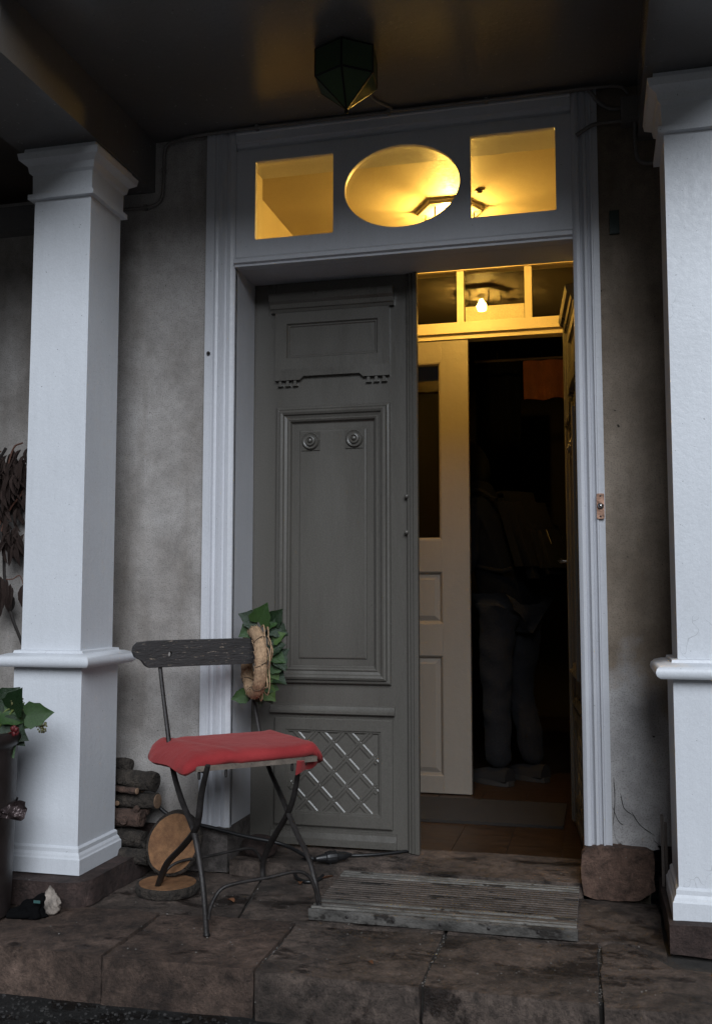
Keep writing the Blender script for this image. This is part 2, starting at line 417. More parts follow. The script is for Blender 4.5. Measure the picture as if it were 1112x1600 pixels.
def stone_poly(name, poly, z0, z1, m, parent=None, bev=.012, amp=.004, cell=.035, seed=0, **k):
    bm = prism(B(), poly, 'Z', z0, z1)
    es = [e for e in bm.edges if e.calc_face_angle(0) > R(20)]
    bmesh.ops.bevel(bm, geom=es, offset=bev, segments=3, affect='EDGES', clamp_overlap=True)
    bmesh.ops.recalc_face_normals(bm, faces=bm.faces)
    rough(bm, amp, 5, cell, seed)
    return obj(name, bm, m, parent, smooth=60, **k)
def leaf_mesh(name, lobes, m, size=1.0, cup=.12):
    """lobes: outline right half (x, y) from stem to tip; a folded, slightly cupped blade with thickness"""
    bm = B(); out = [(0, 0)] + lobes
    L = [(-x, y) for x, y in lobes if x > 0]
    mid = [bm.verts.new((0, y * size, -.0)) for y in (0, .33, .66)]
    ring = out + [(x, y) for x, y in L[::-1]]
    cen = bm.verts.new((0, .42 * size, -.02 * size)); bm.verts.remove(mid[0]); bm.verts.remove(mid[1]); bm.verts.remove(mid[2])
    vs = [bm.verts.new((x * size, y * size, (abs(x) * cup * 2.2 - .25 * cup * (y - .4) ** 2 * 4) * size)) for x, y in ring]
    for i in range(len(vs)): bm.faces.new((cen, vs[i], vs[(i + 1) % len(vs)]))
    solid(bm, .012 * size)
    me = bpy.data.meshes.new(name); bm.to_mesh(me); bm.free(); me.materials.append(MT[m]); finish(me, 50); return me
IVY = [(.14, -.09), (.36, -.10), (.53, .12), (.44, .30), (.42, .50), (.26, .66), (.14, .82), (0, 1.02)]
def frame_mtx(loc, ydir, zdir, s=1):
    y = Vector(ydir).normalized(); z = Vector(zdir); z = (z - y * z.dot(y)).normalized(); x = y.cross(z)
    m = Matrix((x, y, z)).transposed().to_4x4()
    return Matrix.Translation(loc) @ m @ Matrix.Scale(s, 4)

# ------------------------------------------------------------------ the setting: ground, porch floor
YF, YC, YW = 2.52, 3.35, 3.38          # step front, casing face, plaster face
gm = bmesh.new(); bmesh.ops.create_grid(gm, x_segments=1, y_segments=1, size=60)
gr = obj('ground', gm, 'asphalt'); gr.location = (0, 0, -.125); gr['kind'] = 'structure'
pf = obj('porch_floor', box(-2.6, 1.5, 2.56, 3.36, -.2, -.014), 'mortar'); pf['kind'] = 'structure'
def pave(poly, m, seed, z1=0., z0=-.16, amp=.008, bev=.016): stone_poly('paving_stone', poly, z0, z1, m, pf, bev, amp, .026, seed)
j = .0045
fr = [(-2.3, -1.325), (-1.325, -.893), (-.893, -.452), (-.452, -.018)]
back = [2.875, 2.885, 2.90, 2.915, 2.935]
for i, (a, b_) in enumerate(fr):
    pave([(a + j, YF + random.uniform(-.01, .01)), (b_ - j, YF + random.uniform(-.01, .01)), (b_ - j - .002, back[i + 1] - j), (a + j + .002, back[i] - j)],
         'sandstone_riser' if i in (0, 1) else 'sandstone_floor', i + 1, random.uniform(-.003, .003))
# the right hand front stone has a broken, bowed back edge
pave([(-.012, YF - .012), (.9, YF - .02), (.9, 2.80), (.17, 2.80), (.135, 2.86), (.07, 2.935), (.02, 2.955), (-.012, 2.93)], 'sandstone_floor', 5, -.004)
def rear(poly, m, seed, z=0.): pave(poly, m, seed, z, -.1, .005, .010)
rear([(-2.3, 2.885), (-1.63, 2.885), (-1.63, 3.35), (-2.3, 3.35)], 'sandstone_floor', 11)
rear([(-1.62, 2.885), (-1.085, 2.895), (-1.16, 3.345), (-1.62, 3.345)], 'sandstone_floor', 12, -.002)
rear([(-1.073, 2.897), (-.46, 2.912), (-.46, 3.345), (-1.148, 3.345)], 'sandstone_floor', 13, .001)
rear([(-.448, 2.912), (-.03, 2.938), (.02, 2.968), (.08, 2.945), (.158, 2.868), (.158, 3.345), (-.448, 3.345)], 'sandstone_floor', 14, -.001)
ts = stone_poly('threshold_stone', [(-1.285, 3.352), (-.07, 3.352), (-.07, 3.66), (-1.285, 3.66)], -.1, .045, 'sandstone_floor', pf, .010, .003, .04, 21)
# loose grit in the joints and on the ground
def grit(name, spots, label, cat, m='pebble'):
    bm = B()
    for x, y, z, r in spots:
        q = bmesh.ops.create_icosphere(bm, subdivisions=1, radius=r, matrix=Matrix.Translation((x, y, z + r * .3)) @ Matrix.Diagonal((random.uniform(.7, 1.3), random.uniform(.7, 1.3), .7, 1)))
        for v in q['verts']: v.co += Vector((random.uniform(-1, 1), random.uniform(-1, 1), random.uniform(-1, 1))) * r * .2
    o = obj(name, bm, m, smooth=40); o['kind'] = 'stuff'; tag(o, label, cat); return o
sp = []
for (x0, y0, x1, y1, n) in [(-.893, 2.54, -.893, 2.9, 55), (-.452, 2.54, -.452, 2.91, 70), (-.018, 2.54, -.018, 2.94, 60), (-1.325, 2.55, -1.325, 2.87, 14), (-.85, 2.908, -.1, 2.93, 90), (-1.07, 2.9, -1.15, 3.3, 14)]:
    for _ in range(n):
        t = random.random(); sp.append((x0 + (x1 - x0) * t + random.gauss(0, .005), y0 + (y1 - y0) * t + random.gauss(0, .005), -.010, random.uniform(.001, .0026)))
for _ in range(210): sp.append((random.uniform(-1.6, .15), random.uniform(2.55, 3.3), .001, random.uniform(.001, .0026)))
grit('joint_grit', sp, 'pale grit in the joints between the porch stones', 'grit')
grit('ground_gravel', [(random.uniform(-2.2, .6), 2.50 - abs(random.gauss(0, .13)), -.125, random.uniform(.0015, .006)) for _ in range(1500)], 'dark gravel scattered on the ground below the step', 'gravel', 'gravel')

# ------------------------------------------------------------------ the house wall
XOL, XIL, XIR, XOR = -1.405, -1.2907, -.063, .0247
ZH, ZB, ZC = 2.19, .165, 2.72          # head of the opening, bottom of the casings, porch ceiling
hs = thing('house', 'old house front with weathered grey beige plaster around the doorway', 'house', (-.7, 3.5, 0))
obj('wall', box(-6, XOL + .02, YW, 3.6, .15, 5), 'stucco', hs, smooth=0)
obj('wall', box(XOR - .02, 5, YW, 3.6, .172, 5), 'stucco', hs)
obj('wall', box(XOL + .0205, XOR - .0205, YW + .03, 3.6, 2.70, 5), 'stucco', hs)
obj('wall', box(XOL + .0205, XIL - .022, YW + .03, 3.6, .15, 2.699), 'stucco', hs)
obj('wall', box(XIR + .022, XOR - .0205, YW + .03, 3.6, .172, 2.699), 'stucco', hs)
def block(x0, x1, y0, y1, z0, z1, m, seed, bev=.016, amp=.006):
    return stone_poly('foundation_stone', [(x0, y0), (x1, y0), (x1, y1), (x0, y1)], z0, z1, m, hs, bev, amp, .03, seed)
pp = [onY(x, y, 3.335) for x, y in ((909, 1336), (914, 1327), (930, 1323), (975, 1325), (1010, 1328), (1021, 1334), (1024, 1350), (1022, 1375), (1024, 1392), (1013, 1400), (1000, 1409), (960, 1411), (925, 1407), (911, 1399), (908, 1370))]
bm = prism(B(), [(p.x, max(.003, p.z)) for p in pp], 'Y', 3.335, 3.62)
bmesh.ops.bevel(bm, geom=[e for e in bm.edges if e.calc_face_angle(0) > R(60)], offset=.014, segments=3, affect='EDGES', clamp_overlap=True)
bmesh.ops.recalc_face_normals(bm, faces=bm.faces); rough(bm, .006, 7, .022, 31)
obj('foundation_stone', bm, 'sandstone_block', hs, smooth=60)
block(.185, .9, 3.372, 3.6, 0, .165, 'sandstone_red', 32)
block(-1.52, -1.293, 3.352, 3.62, 0, .155, 'grey_stone', 33, .012, .005)
block(-1.98, -1.528, 3.36, 3.6, 0, .145, 'sandstone_red', 34)
block(-2.6, -1.988, 3.365, 3.6, 0, .145, 'sandstone_red', 35)
# ragged plaster flaps and cracks above the right hand block
for k, (poly, t) in enumerate([([(957, 1290), (985, 1287), (1012, 1300), (1030, 1327), (1005, 1330), (975, 1322), (962, 1312)], .004), ([(955, 1296), (962, 1312), (968, 1325), (956, 1327)], .005)]):
    pp = [onY(x, y, YW) for x, y in poly]
    obj('loose_plaster', prism(B(), [(p.x, p.z) for p in pp], 'Y', YW - t, YW + .004), 'stucco', hs, bevel=.003)

for pth in ([(956, 1262), (966, 1285), (985, 1294), (1005, 1300), (1018, 1312), (1030, 1322)], [(985, 1268), (1000, 1290), (1022, 1306)], [(957, 1215), (960, 1250), (958, 1290)], [(968, 1240), (975, 1262), (990, 1275)]):
    obj('crack', tube(B(), [onY(x + random.uniform(-1, 1), y + random.uniform(-1, 1), YW - .0008) for x, y in pth], [.0006, .0014, .0010, .0014, .0005], 5, 4), 'mortar', hs)

# ------------------------------------------------------------------ door surround: casings, transom, linings
df = thing('door_surround', 'white painted moulded door surround with oval and two square transom lights', 'door frame', (-.68, 3.4, ZB))
def casing(x0, x1, z0, flip):
    w = x1 - x0; s = [(0, 0), (0, .030), (.22, .030), (.24, .036), (.30, .036), (.34, .026), (.42, .022), (.46, .030), (.56, .034), (.64, .022), (.70, .018), (.74, .026), (.86, .030), (.94, .026), (1, .022), (1, 0)]
    if flip: s = [(1 - a, b) for a, b in s][::-1]
    return prism(B(), [(x0 + a * w, YW + .003 - b) for a, b in s], 'Z', z0, ZC - .004)
obj('side_casing', casing(XOL, XIL, ZB - .012, False), 'casing_paint', df, bevel=.0008)
obj('side_casing', casing(XIR, XOR, ZB, True), 'casing_paint', df, bevel=.0008)
hd = [(0, 0), (.014, 0), (.020, .010), (.030, .012), (.034, .020), (.062, .024), (.066, .030), (.076, .030)]
obj('head_casing', prism(B(), [(YW - .002, ZC - .084)] + [(YW + .001 - b - .004, ZC - .084 + a) for a, b in hd] + [(YW - .002, ZC - .006)], 'X', XIL + .001, XIR - .001), 'casing_paint', df)
# transom board with its three openings
def curve_mesh(name, splines, t):
    c = bpy.data.curves.new(name, 'CURVE'); c.dimensions = '2D'; c.fill_mode = 'BOTH'; c.extrude = t / 2; c.bevel_depth = .0010
    for pts in splines:
        s = c.splines.new('POLY'); s.points.add(len(pts) - 1); s.use_cyclic_u = True
        for p, (x, y) in zip(s.points, pts): p.co = (x, y, 0, 1)
    o = bpy.data.objects.new(name, c); link(o); bpy.context.view_layer.update()
    me = bpy.data.meshes.new_from_object(o.evaluated_get(bpy.context.evaluated_depsgraph_get()))
    bpy.data.objects.remove(o); me.transform(Matrix.Rotation(R(90), 4, 'X')); return me
def rounded(x0, x1, z0, z1, r=.006, n=4):
    o = []
    for cx, cz, a in ((x1 - r, z1 - r, 0), (x0 + r, z1 - r, 90), (x0 + r, z0 + r, 180), (x1 - r, z0 + r, 270)):
        for k in range(n + 1): t = R(a + 90 * k / n); o.append((cx + r * math.cos(t), cz + r * math.sin(t)))
    return o
T0, T1 = 2.293, 2.594
rl = (-1.216, -.914, T0, T1); rr = (-.413, -.116, T0 + .008, T1 + .006)
oc, oa, ob = (-.661, T0 + .152), .212, .153
ov = [(oc[0] + oa * math.cos(2 * math.pi * k / 72), oc[1] + ob * math.sin(2 * math.pi * k / 72)) for k in range(72)]
me = curve_mesh('transom_board', [[(XIL + .001, ZH + .02), (XIR - .001, ZH + .02), (XIR - .001, ZC - .082), (XIL + .001, ZC - .082)], rounded(*rl), ov, rounded(*rr)], .020)
tb = obj('transom_board', me, 'casing_paint', df, smooth=30)
tb.location = (0, 3.375, 0)
for k, (x0, x1, z0, z1) in enumerate((rl, (oc[0] - oa, oc[0] + oa, oc[1] - ob, oc[1] + ob), rr)):
    if k == 1: q = prism(B(), [(oc[0] + (oa + .008) * math.cos(2 * math.pi * i / 48), oc[1] + (ob + .008) * math.sin(2 * math.pi * i / 48)) for i in range(48)], 'Y', 3.394, 3.398)
    else: q = box(x0 - .008, x1 + .008, 3.394, 3.398, z0 - .008, z1 + .008)
    obj('pane', q, 'glass', df)
obj('rail_moulding', prism(B(), [(3.352, ZH), (3.352, ZH + .008), (3.340, ZH + .012), (3.340, ZH + .026), (3.350, ZH + .032), (3.361, ZH + .040), (3.40, ZH + .040), (3.40, ZH)], 'X', XIL + .001, XIR - .001), 'casing_paint', df)
# linings of the deep opening
obj('jamb_lining', box(XIL - .02, XIL, 3.374, 3.580, ZB - .008, ZH + .02), 'casing_paint', df, bevel=.002)
obj('jamb_lining', box(XIR, XIR + .02, 3.374, 3.580, ZB + .005, ZH + .02), 'casing_paint', df, bevel=.002)
obj('head_lining', box(XIL + .0005, XIR - .0005, 3.402, 3.580, ZH, ZH + .02), 'casing_paint', df)
obj('light_lining', box(XIL - .0, XIR + .0, 3.40, 3.60, 2.632, 2.655), 'casing_paint', df)
obj('light_lining', box(XIL - .0, XIR + .0, 3.40, 3.60, 2.212, 2.268), 'casing_paint', df)
obj('light_lining', box(-1.29, -1.27, 3.40, 3.60, 2.269, 2.631), 'vestibule_paint', df)
obj('light_lining', box(-.083, -.0635, 3.40, 3.60, 2.269, 2.631), 'vestibule_paint', df)
# little screw hook on the left casing
hk = onY(326, 552, YC)
obj('screw', lathe(B(), [(.006, 0), (.007, .006), (.003, .012)], (hk.x, YC + .002, hk.z), 12, axis='Y'), 'iron', df, smooth=40)

# ------------------------------------------------------------------ outer door leaves
LY = 3.586
def lx(px, py): return onY(px, py, LY).x + 1.3107
def lz(px, py): return onY(px, py, LY).z
def build_leaf(root, sx, right=False):
    """everything in the leaf's own coordinates: x runs from the hinge stile (0) to the meeting stile (.662), front at y=0"""
    W, Z0, Z1 = .655, .055, 2.212
    def P(name, bm, **k):
        if sx < 0:
            for v in bm.verts: v.co.x = -v.co.x
        return obj(name, bm, k.pop('m', 'door_paint'), root, local=True, **k)
    P('slab', box(0, W, 0, .045, Z0, Z1), bevel=.002)
    # meeting stile with reeded cover strip
    a = lx(637, 900); b_ = lx(654.5, 900)
    pr = [(a, .004), (a, -.010), (a + .004, -.014), (a + .010, -.010), (a + .012, -.018), (a + .018, -.021), (a + .024, -.016), (a + .026, -.024), (b_ - .004, -.026), (b_, -.022), (b_, .004)]
    P('cover_strip', prism(B(), pr, 'Z', Z0 - .006, Z1))
    # upper panel with cornice, apron and drops
    x0, x1 = lx(432, 520), lx(609, 520); t0, t1 = lz(520, 575), lz(520, 485)
    P('upper_panel', frame(B(), x0, x1, t0, t1, 0, [(0, -.002), (0, .014), (.045, .014), (.050, .006), (.054, .006), (.058, .002), (.062, .002)]))
    P('cornice', prism(B(), [(.002, t1), (-.016, t1), (-.020, t1 + .010), (-.026, t1 + .014), (-.030, t1 + .030), (-.042, t1 + .040), (-.048, t1 + .058), (-.048, t1 + .066), (.002, t1 + .070)], 'X', x0 - .018, x1 + .018))
    za, zb = lz(520, 592), t0 + .001
    d = .024; m0, m1 = x0 + .10, x1 - .10
    P('apron', prism(B(), [(x0, za), (m0, za), (m0 + .016, za + .014), (m1 - .016, za + .014), (m1, za), (x1, za), (x1, zb), (x0, zb)], 'Y', -.018, .001), bevel=.002)
    for q in (x0 + .012, x0 + .042, x0 + .072, x1 - .090, x1 - .060, x1 - .030):
        P('drop', prism(B(), [(q + .004, za - .001), (q + .014, za - .001), (q + .015, za - .014), (q + .020, za - .022), (q - .003, za - .022), (q + .003, za - .014)], 'Y', -.014, .001), bevel=.001)
    # main panel with heavy bolection moulding, raised field and two turned rosettes
    x0, x1 = lx(432, 860), lx(611, 860); b0, b1 = lz(520, 1068), lz(520, 634)
    P('panel_moulding', frame(B(), x0, x1, b0, b1, 0, [(0, -.002), (0, .012), (.004, .018), (.010, .020), (.014, .018), (.016, .028), (.024, .032), (.032, .028), (.036, .020), (.046, .016), (.052, .020), (.058, .016), (.062, .004), (.066, .001), (.068, .001)], False), smooth=20)
    P('panel_field', frame(B(), x0 + .0675, x1 - .0675, b0 + .0675, b1 - .0675, 0, [(0, .0015), (.024, .0015), (.027, .007), (.031, .008)]))
    for px, py in ((487, 690), (555, 686)):
        c = (lx(px, py), -.004, lz(px, py))
        P('rosette_base', box(c[0] - .036, c[0] + .036, -.0125, -.004, c[2] - .036, c[2] + .036), bevel=.0015)
        ro = P('rosette', lathe(B(), [(.034, -.004), (.034, .012), (.030, .018), (.025, .014), (.021, .014), (.018, .024), (.013, .025), (.010, .020), (.006, .028), (.001, .030)], c, 28, axis='Y'), smooth=40)
    # middle rail moulding
    x0, x1 = lx(424, 1108), lx(617, 1108); zr = lz(520, 1116)
    P('rail_moulding', prism(B(), [(.002, zr), (-.014, zr), (-.020, zr + .004), (-.020, zr + .012), (-.014, zr + .018), (-.010, zr + .030), (.002, zr + .036)], 'X', x0, x1), smooth=30)
    # lower panel with a carved lattice
    x0, x1 = lx(430, 1200), lx(614, 1200); c0, c1 = lz(520, 1291), lz(520, 1122)
    P('lower_panel', frame(B(), x0, x1, c0, c1, 0, [(0, -.002), (0, .012), (.004, .015), (.043, .015), (.046, .010), (.050, .010), (.056, .003), (.06, .003)]), smooth=0)
    gx0, gx1, gz0, gz1 = x0 + .058, x1 - .058, c0 + .048, c1 - .048
    st = .104; wd = .0115
    def clip(p, dvec):
        ts = []
        for lo, hi, o_, dd in ((gx0, gx1, p[0], dvec[0]), (gz0, gz1, p[1], dvec[1])):
            u, v = (lo - o_) / dd, (hi - o_) / dd; ts.append((min(u, v), max(u, v)))
        u, v = max(t[0] for t in ts), min(t[1] for t in ts)
        return (u, v) if v - u > .03 else None
    for sgn in (1, -1):
        k = -6
        while k < 9:
            p = (gx0 + k * st + .02, gz0 if sgn > 0 else gz1); dv = (.70, .714 * sgn); c = clip(p, dv); k += 1
            if not c: continue
            A = Vector((p[0] + dv[0] * c[0], 0, p[1] + dv[1] * c[0])); Z = Vector((p[0] + dv[0] * c[1], 0, p[1] + dv[1] * c[1]))
            n = Vector((-dv[1], 0, dv[0])); bm = B(); ring = []
            e_ = .0005 * sgn; pr = [(-wd, .002), (-wd * .97, .0058 + e_), (-wd * .58, .0082 + e_), (-wd * .16, .0082 + e_), (0, .0055 + e_), (wd * .16, .0082 + e_), (wd * .58, .0082 + e_), (wd * .97, .0058 + e_), (wd, .002)]
            for E in (A, Z): ring.append([bm.verts.new(E + n * o_ + Vector((0, -h, 0))) for o_, h in pr])
            for i in range(len(pr) - 1): bm.faces.new((ring[0][i], ring[0][i + 1], ring[1][i + 1], ring[1][i]))
            bm.faces.new(ring[0]); bm.faces.new(ring[1])
            P('lattice_bar', bm)
    # bottom rail
    x0, x1 = lx(424, 1305), lx(620, 1305); e0, e1 = Z0 + .002, lz(520, 1297)
    P('bottom_rail', prism(B(), [(.002, e0), (-.016, e0), (-.016, e1 - .030), (-.008, e1 - .010), (-.008, e1), (.002, e1)], 'X', x0, x1), bevel=.002)
    if not right:
        for py in (776, 832):
            c = (lx(636, py), 0, lz(636, py)); P('bolt_head', lathe(B(), [(.0085, -.004), (.0085, .016), (.007, .021), (.003, .024)], c, 14, axis='Y'), smooth=40)
    else:
        hz = onY(875, 876, 4.1).z
        hb = B(); tube(hb, [(.60, .005, hz), (.60, -.05, hz), (.595, -.058, hz), (.52, -.060, hz + .004), (.48, -.058, hz - .004)], .0075, 8, 5)
        lathe(hb, [(.022, 0), (.022, .004), (.018, .008), (.010, .009)], (.60, 0, hz), 16, axis='Y')
        P('door_handle', hb, m='steel', smooth=40)
ld = thing('front_door_leaf', 'closed olive grey panelled door leaf with two rosettes and carved lattice', 'door', (-1.3107, LY, 0))
build_leaf(ld, 1)
hx = Vector((-.045, 3.60, 0)); fe = Vector((-.098, 4.19, 0)); ang = math.atan2(fe.y - hx.y, fe.x - hx.x)
rd = thing('front_door_leaf', 'olive grey door leaf standing open at the right jamb, seen almost edge on', 'door', hx, ang - math.pi)
build_leaf(rd, -1, True)

# ------------------------------------------------------------------ vestibule and inner doorway
YI, ZV, ZI = 4.75, .03, 2.66
def structure(name, bm, m, **k): o = obj(name, bm, m, **k); o['kind'] = 'structure'; return o
VX0, VX1 = -1.36, .05
structure('vestibule_floor', box(VX0, VX1, 3.664, YI + .1, -.1, ZV - .004), 'wood_dark')
vf = bpy.data.objects['vestibule_floor']
for k in range(7):
    a = VX0 + .003 + k * .2015; obj('floor_board', box(a, a + .198, 3.666, YI + .098, -.05, ZV), 'floor_boards', vf, bevel=.0015)
structure('vestibule_ceiling', box(VX0 - .1, VX1 + .1, 3.603, YI + .0, ZI, ZI + .1), 'vestibule_paint')
structure('vestibule_wall_left', box(VX0 - .1, VX0, 3.603, YI, -.1, ZI - .001), 'vestibule_paint')
structure('vestibule_wall_right', box(VX1, VX1 + .1, 3.603, YI, -.1, ZI - .001), 'vestibule_paint')
structure('vestibule_front_wall', box(VX0 + .001, VX1 - .001, 3.602, 3.64, 2.225, 2.29), 'vestibule_paint')
dm = obj('inner_doormat', box(-1.25, -.16, 4.16, 4.62, ZV + .001, ZV + .013), 'door_mat', bevel=.004); tag(dm, 'dark worn doormat on the vestibule floor before the inner door', 'doormat')
idf = thing('inner_door_frame', 'cream inner door frame with a three pane transom above', 'door frame', (-.65, YI, ZV))
zt0, zt1 = 2.315, 2.575
obj('transom_rail', box(VX0 + .001, VX1 - .001, YI - .03, YI + .05, 2.262, zt0), 'cream_paint', idf, bevel=.004)
obj('transom_rail', box(VX0 + .001, VX1 - .001, YI - .03, YI + .05, zt1, ZI - .001), 'cream_paint', idf, bevel=.004)
for a in (-.635, -.305, -.965, VX0 + .03, VX1 - .03): obj('mullion', box(a - .017, a + .017, YI - .022, YI + .04, zt0 + .001, zt1 - .001), 'cream_paint', idf, bevel=.004)
for a, b_ in ((VX0 + .04, -.98), (-.95, -.652), (-.618, -.322), (-.288, VX1 - .045)): obj('pane', box(a - .006, b_ + .006, YI - .002, YI + .002, zt0 + .0015, zt1 - .0015), 'glass', idf)
obj('lintel', box(VX0 + .001, VX1 - .001, YI - .012, YI + .06, 2.236, 2.261), 'cream_paint', idf)
obj('jamb', box(VX0 + .001, -1.185, YI - .03, YI + .06, ZV - .002, 2.2355), 'cream_paint', idf, bevel=.004)
obj('jamb', box(-.045, VX1 - .001, YI - .03, YI + .06, ZV - .002, 2.2355), 'cream_paint', idf, bevel=.004)
cdp = obj('white_card', box(-.614, -.326, YI + .010, YI + .013, zt0 + .003, zt0 + .085), 'card'); tag(cdp, 'pale card behind the lower part of the middle transom pane', 'card')
# inner door leaf
idl = thing('inner_door_leaf', 'closed cream inner door leaf with tall glass pane and two sunk panels', 'door', (-.9, YI, ZV))
L0, L1 = -1.183, -.603; a0, a1 = -1.05, -.736
dy0, dy1 = YI - .004, YI + .036
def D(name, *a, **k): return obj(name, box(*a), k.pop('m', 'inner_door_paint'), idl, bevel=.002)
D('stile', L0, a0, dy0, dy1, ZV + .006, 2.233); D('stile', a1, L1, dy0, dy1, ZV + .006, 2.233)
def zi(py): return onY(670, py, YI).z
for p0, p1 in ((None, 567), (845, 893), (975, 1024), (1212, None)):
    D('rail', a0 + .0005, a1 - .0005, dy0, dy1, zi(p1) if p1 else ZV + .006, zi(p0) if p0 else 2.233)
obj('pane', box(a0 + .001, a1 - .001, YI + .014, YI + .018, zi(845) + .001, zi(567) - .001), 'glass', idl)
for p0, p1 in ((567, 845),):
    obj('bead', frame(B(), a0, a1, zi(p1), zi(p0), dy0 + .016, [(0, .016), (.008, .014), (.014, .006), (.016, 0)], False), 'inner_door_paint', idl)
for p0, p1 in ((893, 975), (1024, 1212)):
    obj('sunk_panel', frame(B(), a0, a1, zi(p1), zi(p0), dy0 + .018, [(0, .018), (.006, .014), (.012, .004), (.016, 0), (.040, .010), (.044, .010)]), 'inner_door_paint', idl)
# hall beyond: dark room
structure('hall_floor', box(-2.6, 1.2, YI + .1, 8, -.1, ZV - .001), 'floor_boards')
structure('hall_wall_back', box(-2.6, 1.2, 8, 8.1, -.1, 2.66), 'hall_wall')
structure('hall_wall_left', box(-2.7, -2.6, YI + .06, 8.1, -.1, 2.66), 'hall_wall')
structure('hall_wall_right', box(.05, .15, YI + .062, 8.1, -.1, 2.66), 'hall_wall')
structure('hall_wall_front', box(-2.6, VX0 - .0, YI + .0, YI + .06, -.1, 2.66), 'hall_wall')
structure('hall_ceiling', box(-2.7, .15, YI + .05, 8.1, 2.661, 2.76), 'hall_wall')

# hanging orange cloth in the hall
oc_ = thing('orange_cloth', 'dull orange cloth hanging high in the dark hall', 'cloth', onY(850, 625, 6.0))
def wavy(x0, x1, y, z0, z1, amp, n=24, m=10, seed=0):
    bm = B(); V = []
    for i in range(n + 1):
        for k in range(m + 1):
            u, v = i / n, k / m
            V.append(bm.verts.new((x0 + (x1 - x0) * u, y + amp * math.sin(u * 17 + seed + v * 1.5) * (1 - .4 * v) + amp * .6 * noise.noise(Vector((u * 5, v * 4, seed))), z0 + (z1 - z0) * v + .006 * math.sin(u * 11 + seed) * (1 - v))))
    for i in range(n):
        for k in range(m): a = i * (m + 1) + k; bm.faces.new((V[a], V[a + m + 1], V[a + m + 2], V[a + 1]))
    solid(bm, .006); return bm
p, q = onY(818, 625, 6.0), onY(900, 560, 6.0)
obj('fabric', wavy(p.x, q.x, 6.0, p.z, q.z, .012, 24, 10, 1), 'orange_cloth', oc_, smooth=60)
rod = B(); tube(rod, [(p.x - .3, 6.0, q.z + .012), (.052, 6.0, q.z + .012)], .009, 8, 0)
obj('hanging_rod', rod, 'wood_dark', oc_, smooth=40)
ct = thing('coat', 'black coat hanging on a hook in the dark hall', 'coat', onY(770, 740, 6.3))
p, q = onY(745, 760, 6.3), onY(812, 560, 6.3)
obj('fabric', wavy(p.x, q.x, 6.3, p.z, q.z, .03, 24, 10, 4), 'jacket', ct, smooth=60)
hkb = B(); tube(hkb, [((p.x + q.x) / 2, 6.31, q.z - .02), ((p.x + q.x) / 2, 6.36, q.z + .04), ((p.x + q.x) / 2, 7.999, q.z + .05)], .006, 6, 3)
obj('hook', hkb, 'iron', ct)

# ------------------------------------------------------------------ lanterns
def lantern(label, loc, rz, lit):
    t = thing('hexagonal_lantern', label, 'lantern', loc, rz)
    r, h, tip, bt = .106, .095, .185, 0
    top = [Vector((r * math.cos(k * math.pi / 3), r * math.sin(k * math.pi / 3), -.006)) for k in range(6)]
    bot = [Vector((p.x, p.y, -h)) for p in top]; T = Vector((0, 0, -tip))
    fb = B()
    for k in range(6):
        n = (k + 1) % 6
        for a, b_ in ((top[k], top[n]), (bot[k], bot[n]), (top[k], bot[k]), (bot[k], T)): tube(fb, [a, b_], .0036, 6, 0)
    obj('frame', fb, 'came', t, local=True, smooth=40)
    gm_ = 'lamp_glass' if lit else 'green_glass'
    for k in range(6):
        n = (k + 1) % 6
        for poly in ((top[k], top[n], bot[n], bot[k]), (bot[k], bot[n], T)):
            c = sum(poly, Vector()) / len(poly); bm = B(); vs = [bm.verts.new(c + (p - c) * .97) for p in poly]; bm.faces.new(vs)
            solid(bm, .002); obj('pane', bm, gm_, t, local=True)
    obj('finial', lathe(B(), [(.002, -tip - .016), (.006, -tip - .012), (.007, -tip - .006), (.004, -tip + .004)], (0, 0, 0), 12), 'came', t, local=True, smooth=40)
    kb = B(); tube(kb, [(-r * .95, .03, -.045), (-r - .022, .034, -.045)], .003, 6, 0); bmesh.ops.create_icosphere(kb, subdivisions=2, radius=.008, matrix=Matrix.Translation((-r - .024, .034, -.045)))
    obj('thumb_screw', kb, 'came', t, local=True, smooth=40)
    obj('ceiling_plate', lathe(B(), [(.150, 0), (.150, -.012), (.140, -.020), (.02, -.021)] if lit else [(.060, 0), (.060, -.014), (.02, -.015)], (0, 0, .0), 6 if lit else 20), 'bakelite' if lit else 'came', t, local=True)
    obj('lamp_holder', lathe(B(), [(.016, -.016), (.018, -.040), (.014, -.046)], (0, 0, 0), 16), 'bakelite', t, local=True, smooth=40)
    bl = lathe(B(), [(.011, -.046), (.013, -.056), (.024, -.072), (.0275, -.086), (.025, -.099), (.016, -.110), (.004, -.114)], (0, 0, 0), 20)
    obj('bulb', bl, 'bulb_lit' if lit else 'bulb_glass', t, local=True, smooth=60)
    return t
lantern('lit hexagonal glass ceiling lantern glowing yellow inside the vestibule', (-.600, 4.15, ZI), R(2), True)
pl = onY(541, 172, 2.95)
lantern('unlit green glass hexagonal lantern on the dark porch ceiling', (pl.x, 2.95, ZC), R(-84), False)
sk = onZ(747, 297, ZI)
so = obj('ceiling_hook_plate', lathe(B(), [(.018, 0), (.018, -.008), (.008, -.012)], (sk.x, sk.y, ZI), 6), 'wood_dark'); tag(so, 'small dark ceiling plate beside the lit vestibule lantern', 'plate')

